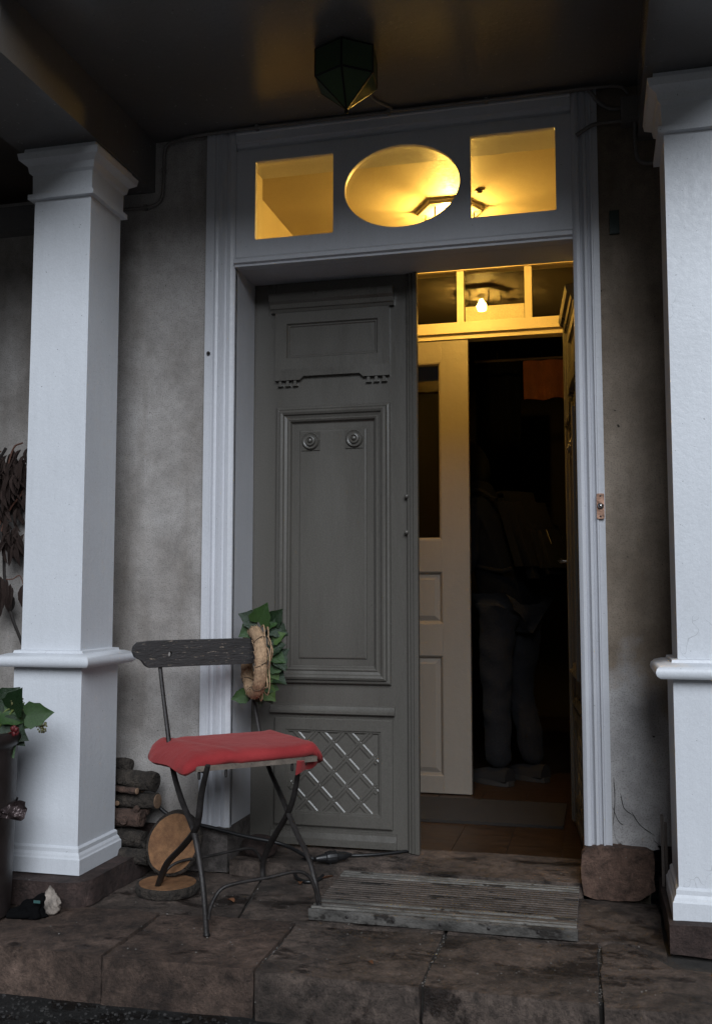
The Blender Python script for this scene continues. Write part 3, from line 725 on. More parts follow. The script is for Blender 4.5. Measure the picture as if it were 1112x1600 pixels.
# ------------------------------------------------------------------ porch roof
rf = thing('porch_roof', 'dark painted porch ceiling carried by two boxed beams', 'porch roof', (-.72, 2.9, 2.5))
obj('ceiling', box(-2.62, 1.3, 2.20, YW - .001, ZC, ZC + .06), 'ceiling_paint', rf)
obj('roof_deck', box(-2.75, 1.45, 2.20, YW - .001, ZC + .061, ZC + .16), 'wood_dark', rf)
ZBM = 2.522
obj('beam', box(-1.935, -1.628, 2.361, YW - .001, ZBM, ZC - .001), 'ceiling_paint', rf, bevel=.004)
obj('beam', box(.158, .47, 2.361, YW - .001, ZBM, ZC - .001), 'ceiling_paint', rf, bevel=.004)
obj('added_shade_soffit', box(-3.6, -1.937, 1.6, YW - .001, 2.54, 2.60), 'wood_dark', rf)  # added wing reaching out of view, to shade the wall left of the column
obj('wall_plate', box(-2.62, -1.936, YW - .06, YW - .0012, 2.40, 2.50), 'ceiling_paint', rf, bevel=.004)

# ------------------------------------------------------------------ columns
def column(label, cx, cy, m, group, taper=.002):
    t = thing('porch_column', label, 'column', (cx, cy, .08), 0, group)
    h = .1075
    obj('base', square(cx, cy, [(.1425, .081), (.1425, .128), (.139, .133), (.137, .140), (.132, .148), (.132, .160), (.127, .166)]), m, t, bevel=.002)
    obj('pedestal', square(cx, cy, [(.1245, .160), (.1245, .742)]), m, t, bevel=.003)
    obj('cap', square(cx, cy, [(.126, .738), (.160, .740), (.170, .748), (.173, .758), (.170, .768), (.160, .777), (.140, .783), (.128, .784), (.126, .792), (.112, .794)]), m, t, smooth=35)
    obj('shaft', square(cx, cy, [(h + taper, .790), (h, 2.346)]), m, t, bevel=.003)
    obj('neck_band', square(cx, cy, [(h, 2.343), (h + .018, 2.345), (h + .018, 2.362), (h + .006, 2.366)]), m, t, bevel=.002)
    obj('capital', square(cx, cy, [(h + .006, 2.364), (h + .007, 2.432), (h + .016, 2.440), (h + .020, 2.462), (h + .042, 2.478), (h + .046, 2.500), (h + .030, 2.504), (h + .028, ZBM - .001)]), m, t, bevel=.0015)
column('white square porch column beside the firewood and chair', -1.7725, 3.0675, 'column_paint', 'porch columns')
column('white square porch column with crazed paint beside the brass doorbell', .322, 3.0675, 'column_paint_old', 'porch columns')
pls = stone_poly('column_plinth', [(-2.4, 2.845), (-1.66, 2.845), (-1.60, 2.855), (-1.572, 2.90), (-1.565, 3.34), (-2.4, 3.34)], .002, .080, 'sandstone_red', None, .014, .006, .035, 41)
tag(pls, 'reddish stone plinth under the column beside the firewood', 'plinth', 'column plinths')
pls = stone_poly('column_plinth', [(.166, 2.888), (.95, 2.888), (.95, 3.355), (.166, 3.355)], .001, .080, 'sandstone_red', None, .016, .006, .035, 42)
tag(pls, 'dark stone plinth under the column beside the doorbell', 'plinth', 'column plinths')
for k, (a, b_, x) in enumerate((((1052, 1368), (1060, 1408), .19), ((1057, 1358), (1062, 1400), .195))):
    z0, z1 = .082, .245 - .03 * k
    o = obj('wooden_lath', box(.150 + .012 * k, .158 + .012 * k, 3.245 + k * .03, 3.268 + k * .03, z0, z1 + .05), 'lath', bevel=.001)
    o.location = (.02, 0, 0)
    tag(o, ('shorter' if k else 'taller') + ' grey wooden lath standing behind the right column', 'lath', 'laths behind the column')

# ------------------------------------------------------------------ painted cables and boxes under the ceiling
def wpath(pts, y): return [onY(a, b_, y) for a, b_ in pts]
wc = thing('painted_cable', 'painted over electric cable running along the top of the door surround', 'cable', (-1.0, 3.35, 2.7))
cb = B()
up = [Vector((-1.75, 3.368, 2.462)), Vector((-1.66, 3.368, 2.462)), Vector((-1.61, 3.368, 2.475)), Vector((-1.592, 3.368, 2.51)), Vector((-1.588, 3.368, 2.60)), Vector((-1.585, 3.366, 2.675)), Vector((-1.565, 3.36, 2.702)), Vector((-1.52, 3.355, 2.708)), Vector((-1.38, 3.335, 2.709)), Vector((-.7, 3.334, 2.710)), Vector((-.05, 3.334, 2.708))]
tube(cb, up + [Vector((.0, 3.335, 2.700)), Vector((.035, 3.35, 2.66)), Vector((.07, 3.36, 2.64)), Vector((.11, 3.362, 2.638))], .0065, 8, 5)
obj('cable', cb, 'cable_paint', wc, smooth=50)
for p in (up[1], up[4], up[9], Vector((-1.2, 3.334, 2.7095)), Vector((-.35, 3.334, 2.709))):
    obj('clip', box(p.x - .006, p.x + .006, p.y - .009, p.y + .010, p.z - .009, p.z + .009), 'cable_paint', wc, bevel=.002)
cb = B(); a = onY(612, 158, 3.335); tube(cb, [(pl.x + .08, 3.0, ZC - .004), (a.x - .05, 3.2, ZC - .005), (a.x, 3.31, ZC - .008), (a.x + .03, 3.322, ZC - .014), (-.3, 3.322, ZC - .016), (0, 3.322, ZC - .017), (.10, 3.33, ZC - .02), (.13, 3.345, ZC - .04)], .005, 8, 5)
lc = obj('lantern_cable', cb, 'cable_paint', smooth=50); tag(lc, 'thin painted cable leading from the green lantern along the ceiling', 'cable')
jb = thing('junction_box', 'painted junction box on the wall behind the right column capital', 'junction box', (.13, 3.36, 2.6))
obj('housing', box(.105, .19, 3.335, YW - .001, 2.575, 2.665), 'cable_paint', jb, bevel=.008, seg=2)
obj('lid', box(.110, .185, 3.330, 3.3345, 2.580, 2.660), 'cable_paint', jb, bevel=.004)
cb = B(); tube(cb, [(.107, 3.358, 2.592), (.05, 3.355, 2.590), (.01, 3.338, 2.578), (-.03, 3.336, 2.556), (-.045, 3.338, 2.548)], .007, 8, 5)
obj('conduit', cb, 'cable_paint', jb, smooth=50)
cb = B(); tube(cb, [(.150, 3.35, 2.576), (.150, 3.35, 2.50), (.156, 3.35, 2.45), (.18, 3.35, 2.43), (.23, 3.35, 2.43)], .007, 8, 5)
obj('conduit', cb, 'cable_paint', jb, smooth=50)
a, b_ = onY(951, 331, YW), onY(967, 366, YW)
gp = thing('green_wall_plate', 'small dark green plate fixed high on the plaster right of the door', 'plate', ((a.x + b_.x) / 2, YW, b_.z))
obj('plate', box(a.x, b_.x, YW - .010, YW - .0005, b_.z, a.z), 'green_plate', gp, bevel=.002)
obj('rim', frame(B(), a.x + .001, b_.x - .001, b_.z + .001, a.z - .001, YW - .0095, [(0, 0), (0, .002), (.004, .002), (.004, 0)], False), 'green_plate', gp)
bl = onY(937.5, 791, 3.348)
db = thing('doorbell', 'small brass doorbell plate with steel button on the white casing', 'doorbell', bl)
obj('back_plate', prism(B(), rounded(bl.x - .0125, bl.x + .0125, bl.z - .042, bl.z + .042, .004), 'Y', 3.3415, 3.352), 'brass', db, bevel=.001)
obj('button', lathe(B(), [(.0105, 0), (.0105, .003), (.008, .005), (.0075, .010), (.005, .013), (.001, .014)], (bl.x, 3.3415, bl.z), 18, axis='Y'), 'steel', db, smooth=40)
for s in (-1, 1): obj('screw', lathe(B(), [(.0030, 0), (.0030, .0015), (.001, .002)], (bl.x, 3.3415, bl.z + s * .034), 10, axis='Y'), 'iron', db)

# ------------------------------------------------------------------ folding bistro chair
FL, FRt, RL, RRt = onZ(323, 1463, 0), onZ(500, 1435, 0), onZ(243, 1398, 0), onZ(411, 1362, 0)
RRt = Vector((-1.165, 3.325, 0))
fd = ((FL + FRt) - (RL + RRt)).normalized(); wdv = Vector((-fd.y, fd.x, 0))
cc = (FL + FRt + RL + RRt) / 4
ch = thing('folding_chair', 'old folding garden chair with black iron frame and weathered black backrest board', 'chair', cc)
def vplane(a, b_): d = (b_ - a); return Vector((-d.y, d.x, 0)).normalized()
nL, nR = vplane(FL, RL), vplane(FRt, RRt)
def pathL(pts): return [onP(x, y, FL, nL) for x, y in pts]
def pathR(pts): return [onP(x, y, FRt, nR) for x, y in pts]
def fix(ps, z=.0015): ps[-1].z = max(z, 0); return ps
PLs = [(249, 1028), (254, 1075), (262, 1140), (270, 1200), (284, 1250), (302, 1295), (312, 1345), (319, 1400), (323, 1462)]
PRs = [(384, 1024), (393, 1070), (404, 1135), (416, 1188), (440, 1245), (463, 1300), (482, 1340), (494, 1385), (502, 1434)]
lp, rp = fix(pathL(PLs)), fix(pathR(PRs))
obj('back_post', tube(B(), lp, [.0072, .0072, .0085, .0100, .0100, .0088, .0082], 8, 6, .75), 'iron', ch, smooth=50)
obj('back_post', tube(B(), rp, [.0072, .0072, .0085, .0100, .0100, .0088, .0082], 8, 6, .75), 'iron', ch, smooth=50)
l2 = fix(pathL([(325, 1196), (315, 1240), (308, 1290), (288, 1320), (262, 1348), (250, 1375), (243, 1398)]))
r2 = fix(pathR([(466, 1204), (460, 1240), (450, 1270), (430, 1305), (417, 1330), (411, 1350), (411, 1372)]))
obj('rear_leg', tube(B(), l2, [.009, .0105, .0115, .0125, .0115, .0095], 8, 6, .7), 'iron', ch, smooth=50)
obj('rear_leg', tube(B(), r2, [.009, .0105, .0115, .0125, .0115, .0095], 8, 6, .7), 'iron', ch, smooth=50)
nF = vplane(FL, FRt)
sp_ = [onP(x, y, FL, nF) for x, y in ((326, 1436), (330, 1415), (345, 1390), (370, 1380), (420, 1371), (460, 1362), (480, 1367), (491, 1385), (497, 1412))]
obj('front_stretcher', tube(B(), sp_, .0058, 8, 5), 'iron', ch, smooth=50)
nB = vplane(RL, RRt)
sp_ = [onP(x, y, RL, nB) for x, y in ((251, 1380), (262, 1358), (285, 1345), (330, 1337), (375, 1327), (395, 1327), (406, 1340), (411, 1358))]
obj('rear_stretcher', tube(B(), sp_, .0052, 8, 5), 'iron', ch, smooth=50)
for p in (lp[-1], rp[-1], l2[-1], r2[-1]):
    obj('foot', lathe(B(), [(.010, .0), (.011, .004), (.007, .010)], (p.x, p.y, .0005), 10), 'iron', ch, smooth=40)
# backrest: a plank with a shaped left end and a hole
bl0 = onP(205, 1012, lp[0], Vector((fd.x, fd.y, 0))) ; zc = .5 * (lp[0].z + rp[0].z) + .018
e0 = lp[0] - wdv * .095; Lb = .452
def bpt(u, z, t): return e0 + wdv * u + fd * t + Vector((0, 0, z))
out = [(0, .012), (.004, .028), (.016, .040), (.06, .0445), (.2, .046), (.36, .0465), (.43, .045), (Lb - .004, .038), (Lb, .02), (Lb - .002, -.02), (Lb - .012, -.036), (.40, -.040), (.2, -.0405), (.055, -.042), (.044, -.036), (.030, -.018), (.008, -.006)]
cm = curve_mesh('backrest', [out, [(.125 + .008 * math.cos(k * math.pi / 6), .0 + .010 * math.sin(k * math.pi / 6)) for k in range(12)]], .020)
M_ = Matrix((wdv, -fd, Vector((0, 0, 1)))).transposed().to_4x4()
cm.transform(Matrix.Translation(Vector((e0.x, e0.y, zc)) + fd * .014) @ M_)
obj('backrest', cm, 'black_wood', ch, smooth=30)
for p in (lp[0], rp[0]):
    obj('back_bracket', box(p.x - .007, p.x + .007, p.y - .007, p.y + .007, p.z - .03, p.z + .02), 'iron', ch, bevel=.003)
# seat: slats across the width
sc = Vector((-1.150, 3.045, 0)); SW, SD, SZ = .20, .195, .452
def sp3(u, v, z): return sc + wdv * u + fd * v + Vector((0, 0, z))
for k in range(7):
    v0 = -SD + k * (2 * SD / 7) + .004; v1 = v0 + 2 * SD / 7 - .009; bm = B()
    V = [bm.verts.new(sp3(u, v, z)) for z in (SZ, SZ + .016) for u, v in ((-SW, v0), (SW, v0), (SW, v1), (-SW, v1))]
    for f in ((0, 3, 2, 1), (4, 5, 6, 7), (0, 1, 5, 4), (1, 2, 6, 5), (2, 3, 7, 6), (3, 0, 4, 7)): bm.faces.new([V[i] for i in f])
    obj('seat_slat', bm, 'slat_wood', ch, bevel=.004)
for s in (-1, 1):
    obj('seat_rail', tube(B(), [sp3(s * .165, -SD + .01, SZ - .006), sp3(s * .165, SD - .02, SZ - .006)], .0065, 8, 0), 'iron', ch, smooth=50)
for u in (-.185, -.10, .12):
    p = sp3(u, SD - .02, SZ - .012); obj('bolt', lathe(B(), [(.003, -.014), (.005, -.010), (.005, 0), (.004, .012)], p, 8), 'iron', ch)

# red felt blanket folded over the seat
def blanket():
    bm = B(); nu, nv = 46, 34; top = []; U, V = .255, .203
    grid = {}
    for side in (1, -1):
        for i in range(nu + 1):
            for k in range(nv + 1):
                u = -1 + 2 * i / nu; v = -1 + 2 * k / nv
                edge = (i in (0, nu)) or (k in (0, nv))
                if side < 0 and edge: grid[(side, i, k)] = grid[(1, i, k)]; continue
                q = max(abs(u), abs(v)); th = .024 * (1 - q ** 9) ** .5 if q < 1 else 0
                x = u * U * (1 - .10 * v ** 4) + .006 * math.sin(v * 4); y = v * V * (1 - .10 * u ** 4) - .002 + .003 * math.sin(u * 5 + 1)
                z = SZ + .032
                # sag past the edges of the seat
                z -= 1.05 * max(0, -x - .188) ** 1.0 * .42 + .85 * max(0, x - .198) + .9 * max(0, -y - .20) + .35 * max(0, y - .192)
                if v > .3 and u < -.3: z -= .016 * ((v - .3) / .7) ** 2 * ((-u - .3) / .7)
                z += .002 * noise.noise(Vector((u * 2.2, v * 2.2, 2))) + .0012 * noise.noise(Vector((u * 8, v * 7, 5)))
                z += .004 * math.exp(-((u - .82) / .1) ** 2) + .004 * math.exp(-((u + .62 - .25 * v) / .12) ** 2)
                z -= .004 * math.exp(-((u + .44 - .2 * v) / .07) ** 2)
                grid[(side, i, k)] = bm.verts.new(sp3(x, y, z + side * th))
    for side in (1, -1):
        for i in range(nu):
            for k in range(nv):
                f = [grid[(side, i, k)], grid[(side, i + 1, k)], grid[(side, i + 1, k + 1)], grid[(side, i, k + 1)]]
                bm.faces.new(f if side > 0 else f[::-1])
    return bm
bk = thing('red_blanket', 'folded red felt blanket spread over the chair seat', 'blanket', sp3(0, 0, SZ + .017))
obj('fabric', blanket(), 'red_felt', bk, smooth=80)
bm = B(); prv = None
for i in range(13):
    u = i / 12; a = sp3((.125 + .10 * u), SD + .004 - .06 * u + .006 * math.sin(u * 9), SZ + .010 - .012 * u); b_ = a + Vector((0, 0, -.045 + .030 * u + .004 * math.sin(u * 7))) - fd * .012
    cur = (bm.verts.new(a), bm.verts.new(b_))
    if prv: bm.faces.new((prv[0], cur[0], cur[1], prv[1]))
    prv = cur
solid(bm, .006)
obj('hanging_flap', bm, 'red_felt', bk, smooth=60)

# straw wreath hung over the end of the backrest
wf = Matrix.Rotation(R(-9), 3, 'Z') @ fd; wn_ = Matrix.Rotation(R(-9), 3, 'Z') @ wdv
wc0 = e0 + wdv * (Lb - .005); wc0 = Vector((wc0.x, wc0.y, 0)) - wdv * .012 + fd * .0
wz = zc + .046 - .079 - .004
wc0.z = wz
wr = thing('wreath', 'straw ring wreath with green ivy hung on the end of the backrest', 'wreath', wc0 - Vector((0, 0, .13)))
def ringpt(a, rr=.106, off=0): return wc0 + wf * (math.cos(a) * rr) + Vector((0, 0, math.sin(a) * rr)) + wn_ * off
bm = B(); n = 64; rings = []
for i in range(n):
    a = 2 * math.pi * i / n; c = ringpt(a); er = (wf * math.cos(a) + Vector((0, 0, math.sin(a)))); ring = []
    tie = .86 if i % 8 == 0 else 1
    for k in range(14):
        t = 2 * math.pi * k / 14; r = .0215 * tie * (1 + .14 * noise.noise(Vector((a * 9, k * .9, 1))) + .08 * noise.noise(Vector((a * 30, k * 2.1, 4))))
        ring.append(bm.verts.new(c + er * (r * math.cos(t)) + wn_ * (r * math.sin(t))))
    rings.append(ring)
for i in range(n):
    for k in range(14): bm.faces.new((rings[i][k], rings[(i + 1) % n][k], rings[(i + 1) % n][(k + 1) % 14], rings[i][(k + 1) % 14]))
obj('straw_ring', bm, 'straw', wr, smooth=50)
for i in range(0, 64, 8):
    a = 2 * math.pi * i / 64; c = ringpt(a); er = (wf * math.cos(a) + Vector((0, 0, math.sin(a))))
    tg = (-wf * math.sin(a) + Vector((0, 0, math.cos(a)))) * .012
    obj('binding', tube(B(), [c + er * .0215 * math.cos(t) + wn_ * .0215 * math.sin(t) + tg * math.sin(t) for t in [2 * math.pi * q / 12 for q in range(13)]], .0016, 5, 2), 'straw_tie', wr)
bm = B()
for i in range(240):
    a = random.uniform(0, 2 * math.pi); t = random.uniform(0, 2 * math.pi); er = (wf * math.cos(a) + Vector((0, 0, math.sin(a))))
    p = ringpt(a) + er * .022 * math.cos(t) + wn_ * .022 * math.sin(t); tg = (-wf * math.sin(a) + Vector((0, 0, math.cos(a))))
    d = tg * random.uniform(.016, .032) + (er * math.cos(t) + wn_ * math.sin(t)) * random.uniform(.0, .006)
    tube(bm, [p - d * .5, p + d * .5], .0012, 4, 0)
so = obj('straw_stalks', bm, 'straw', wr); so['kind'] = 'stuff'
LV = {k: leaf_mesh('ivy_leaf', IVY, k) for k in ('ivy_leaf', 'ivy_leaf_dark', 'ivy_leaf_pale')}
tocam = (CO - wc0).normalized()
def ivy(parent, px, py, depth, size, tipdir, k, tilt=.35):
    """leaf whose stem foot is at a pixel of the wreath, its tip pointing along (right, up) as seen"""
    d = ray(px, py); p = CO + d * (depth / d.dot(FW))
    td = RT * tipdir[0] + UP * tipdir[1] + FW * random.uniform(-tilt, tilt)
    nz = -d.normalized() + RT * random.uniform(-.5, .5) + UP * random.uniform(-.1, .6)
    shared('leaf', LV[k], parent, frame_mtx(p, td, nz, size))
dw = (wc0 - CO).dot(FW)
for (px, py, dd, sz, td, k) in [
    (402, 972, .02, .080, (-.8, .35), 'ivy_leaf_dark'), (400, 978, .03, .075, (-.8, -.5), 'ivy_leaf'), (404, 972, .0, .080, (.35, .75), 'ivy_leaf'),
    (412, 974, .03, .075, (.9, .25), 'ivy_leaf'), (424, 972, .04, .070, (.6, .7), 'ivy_leaf_dark'), (425, 978, .03, .07, (.8, -.5), 'ivy_leaf_dark'),
    (428, 1000, .03, .055, (.8, .5), 'ivy_leaf_pale'), (426, 1008, .03, .06, (.9, .0), 'ivy_leaf'), (424, 1015, .02, .065, (.9, .35), 'ivy_leaf_dark'),
    (424, 1022, .02, .070, (.85, -.5), 'ivy_leaf'), (432, 1024, .03, .070, (.5, -.8), 'ivy_leaf_dark'), (424, 1040, .02, .060, (.8, -.1), 'ivy_leaf'),
    (423, 1045, .02, .055, (.4, -.6), 'ivy_leaf_pale'), (417, 1056, .02, .06, (.7, -.35), 'ivy_leaf_pale'), (414, 1068, .02, .060, (.75, -.4), 'ivy_leaf'),
    (412, 1076, .02, .065, (.6, -.7), 'ivy_leaf_pale'), (405, 1080, .04, .065, (.1, -.9), 'ivy_leaf_dark'), (410, 1075, .05, .07, (.5, -.8), 'ivy_leaf_dark'),
    (398, 1030, .05, .055, (-.5, .6), 'ivy_leaf_pale'), (384, 1086, .06, .060, (-.9, -.25), 'ivy_leaf'), (386, 1080, .08, .06, (-.5, -.8), 'ivy_leaf_dark'),
    (430, 1030, .06, .07, (.4, .3), 'ivy_leaf_dark'), (420, 1000, .06, .08, (.5, .2), 'ivy_leaf_dark'), (420, 1050, .06, .08, (.5, -.3), 'ivy_leaf_dark')]:
    ivy(wr, px, py, dw + dd * .6, sz * random.uniform(.75, 1.0), td, k)
bm = B()
for a0_, a1_, o_ in ((1.5, -.2, .022), (.9, -1.3, .03), (1.3, .1, .034), (-.4, -1.6, .02)):
    tube(bm, [ringpt(a0_ + (a1_ - a0_) * t / 6, .118 + .02 * math.sin(t * 1.7), o_) for t in range(7)], .0022, 5, 3)
obj('ivy_stem', bm, 'straw', wr)

# ------------------------------------------------------------------ firewood, wood slices
def log(label, a, b_, r, m='bark', end='cut_small', stubs=(), seed=0, swell=1.0):
    a, b_ = Vector(a), Vector(b_)
    t = thing('firewood_log', label, 'log', (a + b_) / 2 - Vector((0, 0, r)), 0, 'firewood logs stacked behind the column')
    mid = (a + b_) / 2 + Vector((0, random.uniform(-.008, .008), random.uniform(-.006, .006)))
    bm = tube(B(), [a, mid, b_], [r, r * random.uniform(.9, 1.05), r * swell], 14, 9, 1, .25)
    obj('bark', bm, m, t, smooth=60)
    d = (b_ - mid).normalized()
    q = lathe(B(), [(r * swell * .90, -.004), (r * swell * .90, .003), (r * swell * .5, .0045)], (0, 0, 0), 14)
    for v in q.verts: v.co = b_ + d.to_track_quat('Z', 'Y').to_matrix() @ v.co
    obj('cut_face', q, end, t, smooth=30)
    for (u, dv, rs, ln) in stubs:
        p = a + (b_ - a) * u; dv = Vector(dv).normalized()
        st = obj('branch_stub', tube(B(), [p + dv * r * .3, p + dv * (r + ln)], [rs * 1.2, rs], 10, 0, 1, .15), m, t, smooth=60)
        q = lathe(B(), [(rs * .9, -.002), (rs * .9, .002), (rs * .4, .0028)], (0, 0, 0), 10)
        for v in q.verts: v.co = p + dv * (r + ln) + dv.to_track_quat('Z', 'Y').to_matrix() @ v.co
        obj('stub_face', q, end, st)
def lp_(px, py, y): return onY(px, py, y)
def L(px, py, y, dx=-.42, dz=0, dy=0.03): p = lp_(px, py, y); return (p.x + dx, p.y + dy, p.z + dz), p
YL = 3.27
a, b_ = L(243, 1222, YL, -.45, .022); log('thick dark log with frayed end on top of the firewood stack', a, b_, .029, 'bark', 'bark', ((.70, (.3, -.9, -.1), .012, .008),), 1, 1.25)
a, b_ = L(223, 1230, YL + .02, -.42, .005); log('short dark log just under the top log of the firewood', a, b_, .020, 'bark', 'cut_small', (), 2)
a, b_ = L(246, 1252, YL, -.46, -.006); log('thick dark log with pale sawn end in the middle of the stack', a, b_, .028, 'bark', 'cut_small', ((.66, (.35, -.9, -.2), .010, .006),), 3)
a, b_ = L(214, 1236, YL - .035, -.3, .012); log('thin pale ended stick poking out above the middle log', a, b_, .012, 'bark_brown', 'cut_small', (), 4)
a, b_ = L(222, 1279, YL - .03, -.4, .0); log('knobbly brown log below the middle of the firewood stack', a, b_, .030, 'bark_brown', 'bark_brown', ((.62, (.1, -1, .2), .014, .01), (.86, (.1, -1, -.1), .013, .012), (.9, (.5, -.3, .7), .011, .02)), 5)
a, b_ = L(231, 1268, YL + .01, -.35, .01); log('curved brown branch above the knobbly brown log', a, b_, .013, 'bark_brown', 'bark_brown', (), 6)
a, b_ = L(225, 1312, YL - .02, -.42, .012); log('dark log with small twisted twigs near the stack bottom', a, b_, .031, 'bark', 'bark', ((.88, (.5, -.8, .1), .006, .022), (.95, (.8, -.6, -.3), .007, .026), (.80, (.2, -.9, -.4), .006, .016)), 7)
a, b_ = L(262, 1322, YL + .02, -.5, .0); log('dark bottom log of the firewood stack behind the wood slices', a, b_, .030, 'bark', 'bark', (), 8)
a, b_ = L(232, 1340, YL - .07, -.4, .0); log('dark log lowest and nearest in the firewood stack', a, b_, .026, 'bark', 'bark', (), 9)
a, b_ = L(204, 1196, YL + .02, -.35, .02); log('short dark stump piece lying above the whole stack', a, b_, .024, 'bark', 'bark', (), 10)
def slice_(label, c, nrm, up, rx, ry, th, seed):
    t = thing('wood_slice', label, 'wood slice', c, 0, 'wood slices on the porch floor')
    bm = B(); n = 40; rings = []
    prof = [(-th / 2, .97), (-th / 2 + .004, 1.0), (0, 1.02), (th / 2 - .004, 1.0), (th / 2, .965)]
    def rad(a): return 1 + .05 * noise.noise(Vector((math.cos(a) * 1.5, math.sin(a) * 1.5, seed))) + .02 * noise.noise(Vector((math.cos(a) * 9, math.sin(a) * 9, seed)))
    for z, s in prof: rings.append([bm.verts.new((rx * rad(2 * math.pi * k / n) * s * math.cos(2 * math.pi * k / n), ry * rad(2 * math.pi * k / n) * s * math.sin(2 * math.pi * k / n), z)) for k in range(n)])
    for r0, r1 in zip(rings, rings[1:]):
        for k in range(n): bm.faces.new((r0[k], r0[(k + 1) % n], r1[(k + 1) % n], r1[k]))
    bm.faces.new(rings[0][::-1]); bm.faces.new(rings[-1])
    mt = frame_mtx((0, 0, 0), up, nrm)
    o = obj('bark', bm, 'bark', t, local=True, smooth=50); o.matrix_basis = mt
    bm = B()
    vs = [bm.verts.new((rx * rad(2 * math.pi * k / n) * .90 * math.cos(2 * math.pi * k / n), ry * rad(2 * math.pi * k / n) * .90 * math.sin(2 * math.pi * k / n), th / 2 + .0015)) for k in range(n)]
    bm.faces.new(vs); solid(bm, .004)
    o = obj('cut_face', bm, 'cut_wood', t, local=True); o.matrix_basis = mt
p = onZ(262, 1380, .03); slice_('round wood slice lying flat on the porch floor under the chair', (p.x, p.y, .0175), (0, 0, 1), (0, 1, 0), .105, .098, .030, 3)
q = Vector((p.x - .012, p.y + .075, .140)); slice_('round wood slice leaning upright on the flat one against the firewood', q, (.15, -.86, .36), (.45, .2, 1), .094, .108, .028, 8)

# ------------------------------------------------------------------ black extension cable and plug on the threshold
ec = thing('extension_cable', 'black extension cable with connector lying along the foot of the door', 'cable', onZ(520, 1338, .05))
pts = [lp_(238, 1250, 3.30), lp_(262, 1272, 3.29), lp_(290, 1284, 3.30), lp_(330, 1293, 3.31), lp_(380, 1306, 3.31), lp_(430, 1316, 3.32), onZ(455, 1325, .10), onZ(475, 1336, .07), onZ(490, 1342, .058)]
pts += [onZ(x, y, .052) for x, y in ((505, 1338), )]
cb = tube(B(), pts, .007, 8, 5)
obj('cable', cb, 'black_rubber', ec, smooth=50)
lo_ = [onZ(x, y, z) for x, y, z in ((486, 1338, .060), (470, 1345, .040), (461, 1358, .018), (464, 1372, .008), (480, 1378, .007), (498, 1374, .008), (510, 1362, .02), (516, 1350, .047), (512, 1342, .060), (500, 1340, .062))]
obj('cable_loop', tube(B(), lo_, .0065, 8, 5), 'black_rubber', ec, smooth=50)
cb = tube(B(), [onZ(x, y, .053) for x, y in ((545, 1337), (575, 1336), (610, 1333), (640, 1329), (652, 1327))], .0055, 8, 5)
obj('cable', cb, 'black_rubber', ec, smooth=50)
a, b_ = onZ(493, 1342, .070), onZ(546, 1336, .070); dv = (b_ - a)
bm = B(); prof = [(0, .007), (.08, .011), (.28, .015), (.30, .019), (.38, .022), (.58, .022), (.61, .018), (.86, .014), (.98, .009), (1.05, .006)]
n = len(prof); tube(bm, [a + dv * t for t, r in prof], [r for t, r in prof], 14, 0)
obj('plug_connector', bm, 'black_rubber', ec, smooth=20)
ps = onZ(418, 1330, .045); bm = B(); bmesh.ops.create_icosphere(bm, subdivisions=4, radius=1)
for v in bm.verts:
    s = 1 + .09 * noise.noise(v.co * 1.3); v.co = Vector((v.co.x * .066 * s, v.co.y * .05 * s, .040 * s * math.copysign(abs(v.co.z) ** .75, v.co.z))) + Vector((ps.x, 3.415, .083))
rs = obj('round_stone', bm, 'sandstone_red', smooth=80); tag(rs, 'rounded reddish stone on the threshold behind the chair leg', 'stone')

# ------------------------------------------------------------------ ribbed scraper mat
mt_ = thing('doormat', 'worn ribbed metal edged scraper mat in front of the threshold', 'doormat', (-.47, 3.13, 0))
mx0, mx1, my0, my1 = -.868, -.078, 2.925, 3.342
obj('base', box(mx0 + .035, mx1 - .006, my0 + .01, my1, .004, .026), 'mat_dirt', mt_, bevel=.003)
obj('edge_profile', prism(B(), [(my0, .004), (my0 + .018, .004), (my0 + .018, .033), (my0 + .006, .035), (my0, .030)], 'X', mx0, mx1), 'mat_edge', mt_, bevel=.001)
nr = 19
for k in range(nr):
    y = my0 + .024 + (my1 - my0 - .03) * k / (nr - 1); e = k < 2 or k > nr - 4 or k in (3,)
    bm = prism(B(), [(y - .0062, .022), (y - .0050, .039 if e else .0365), (y + .0050, .039 if e else .0365), (y + .0062, .022)], 'X', mx0 + .004 - .018 * k / nr * 0, mx1 - .004)
    rough(bm, .0008, 40, .05, k)
    obj('rib', bm, 'aluminium' if e else 'mat_rib', mt_)
for k in range(5):
    x = mx0 + .12 + k * .14; obj('rivet', lathe(B(), [(.005, 0), (.005, .002), (.002, .003)], (x, my0, .020), 10, axis='Y'), 'iron', mt_)

# ------------------------------------------------------------------ fallen leaves
fl_m = leaf_mesh('fallen_leaf', [(.2, .1), (.34, .35), (.26, .65), (.1, .9), (0, 1)], 'fallen_leaf', 1, .3)
for k, (px, py, s, rz, lab) in enumerate([(366, 1409, .030, 1.2, 'small tan fallen leaf under the chair seat'), (469, 1381, .022, .3, 'tiny orange leaf scrap behind the right front chair leg'), (522, 1371, .05, 2.2, 'rust coloured crumpled leaf against the mat corner'), (575, 1503, .022, 4, 'tiny red leaf scrap on the front step stone')]):
    p = onZ(px, py, .006); o = shared('fallen_leaf', fl_m, None, Matrix.Translation(p) @ Matrix.Rotation(rz, 4, 'Z') @ Matrix.Rotation(.15, 4, 'X') @ Matrix.Scale(s, 4)); tag(o, lab, 'leaf', 'fallen leaves on the porch')

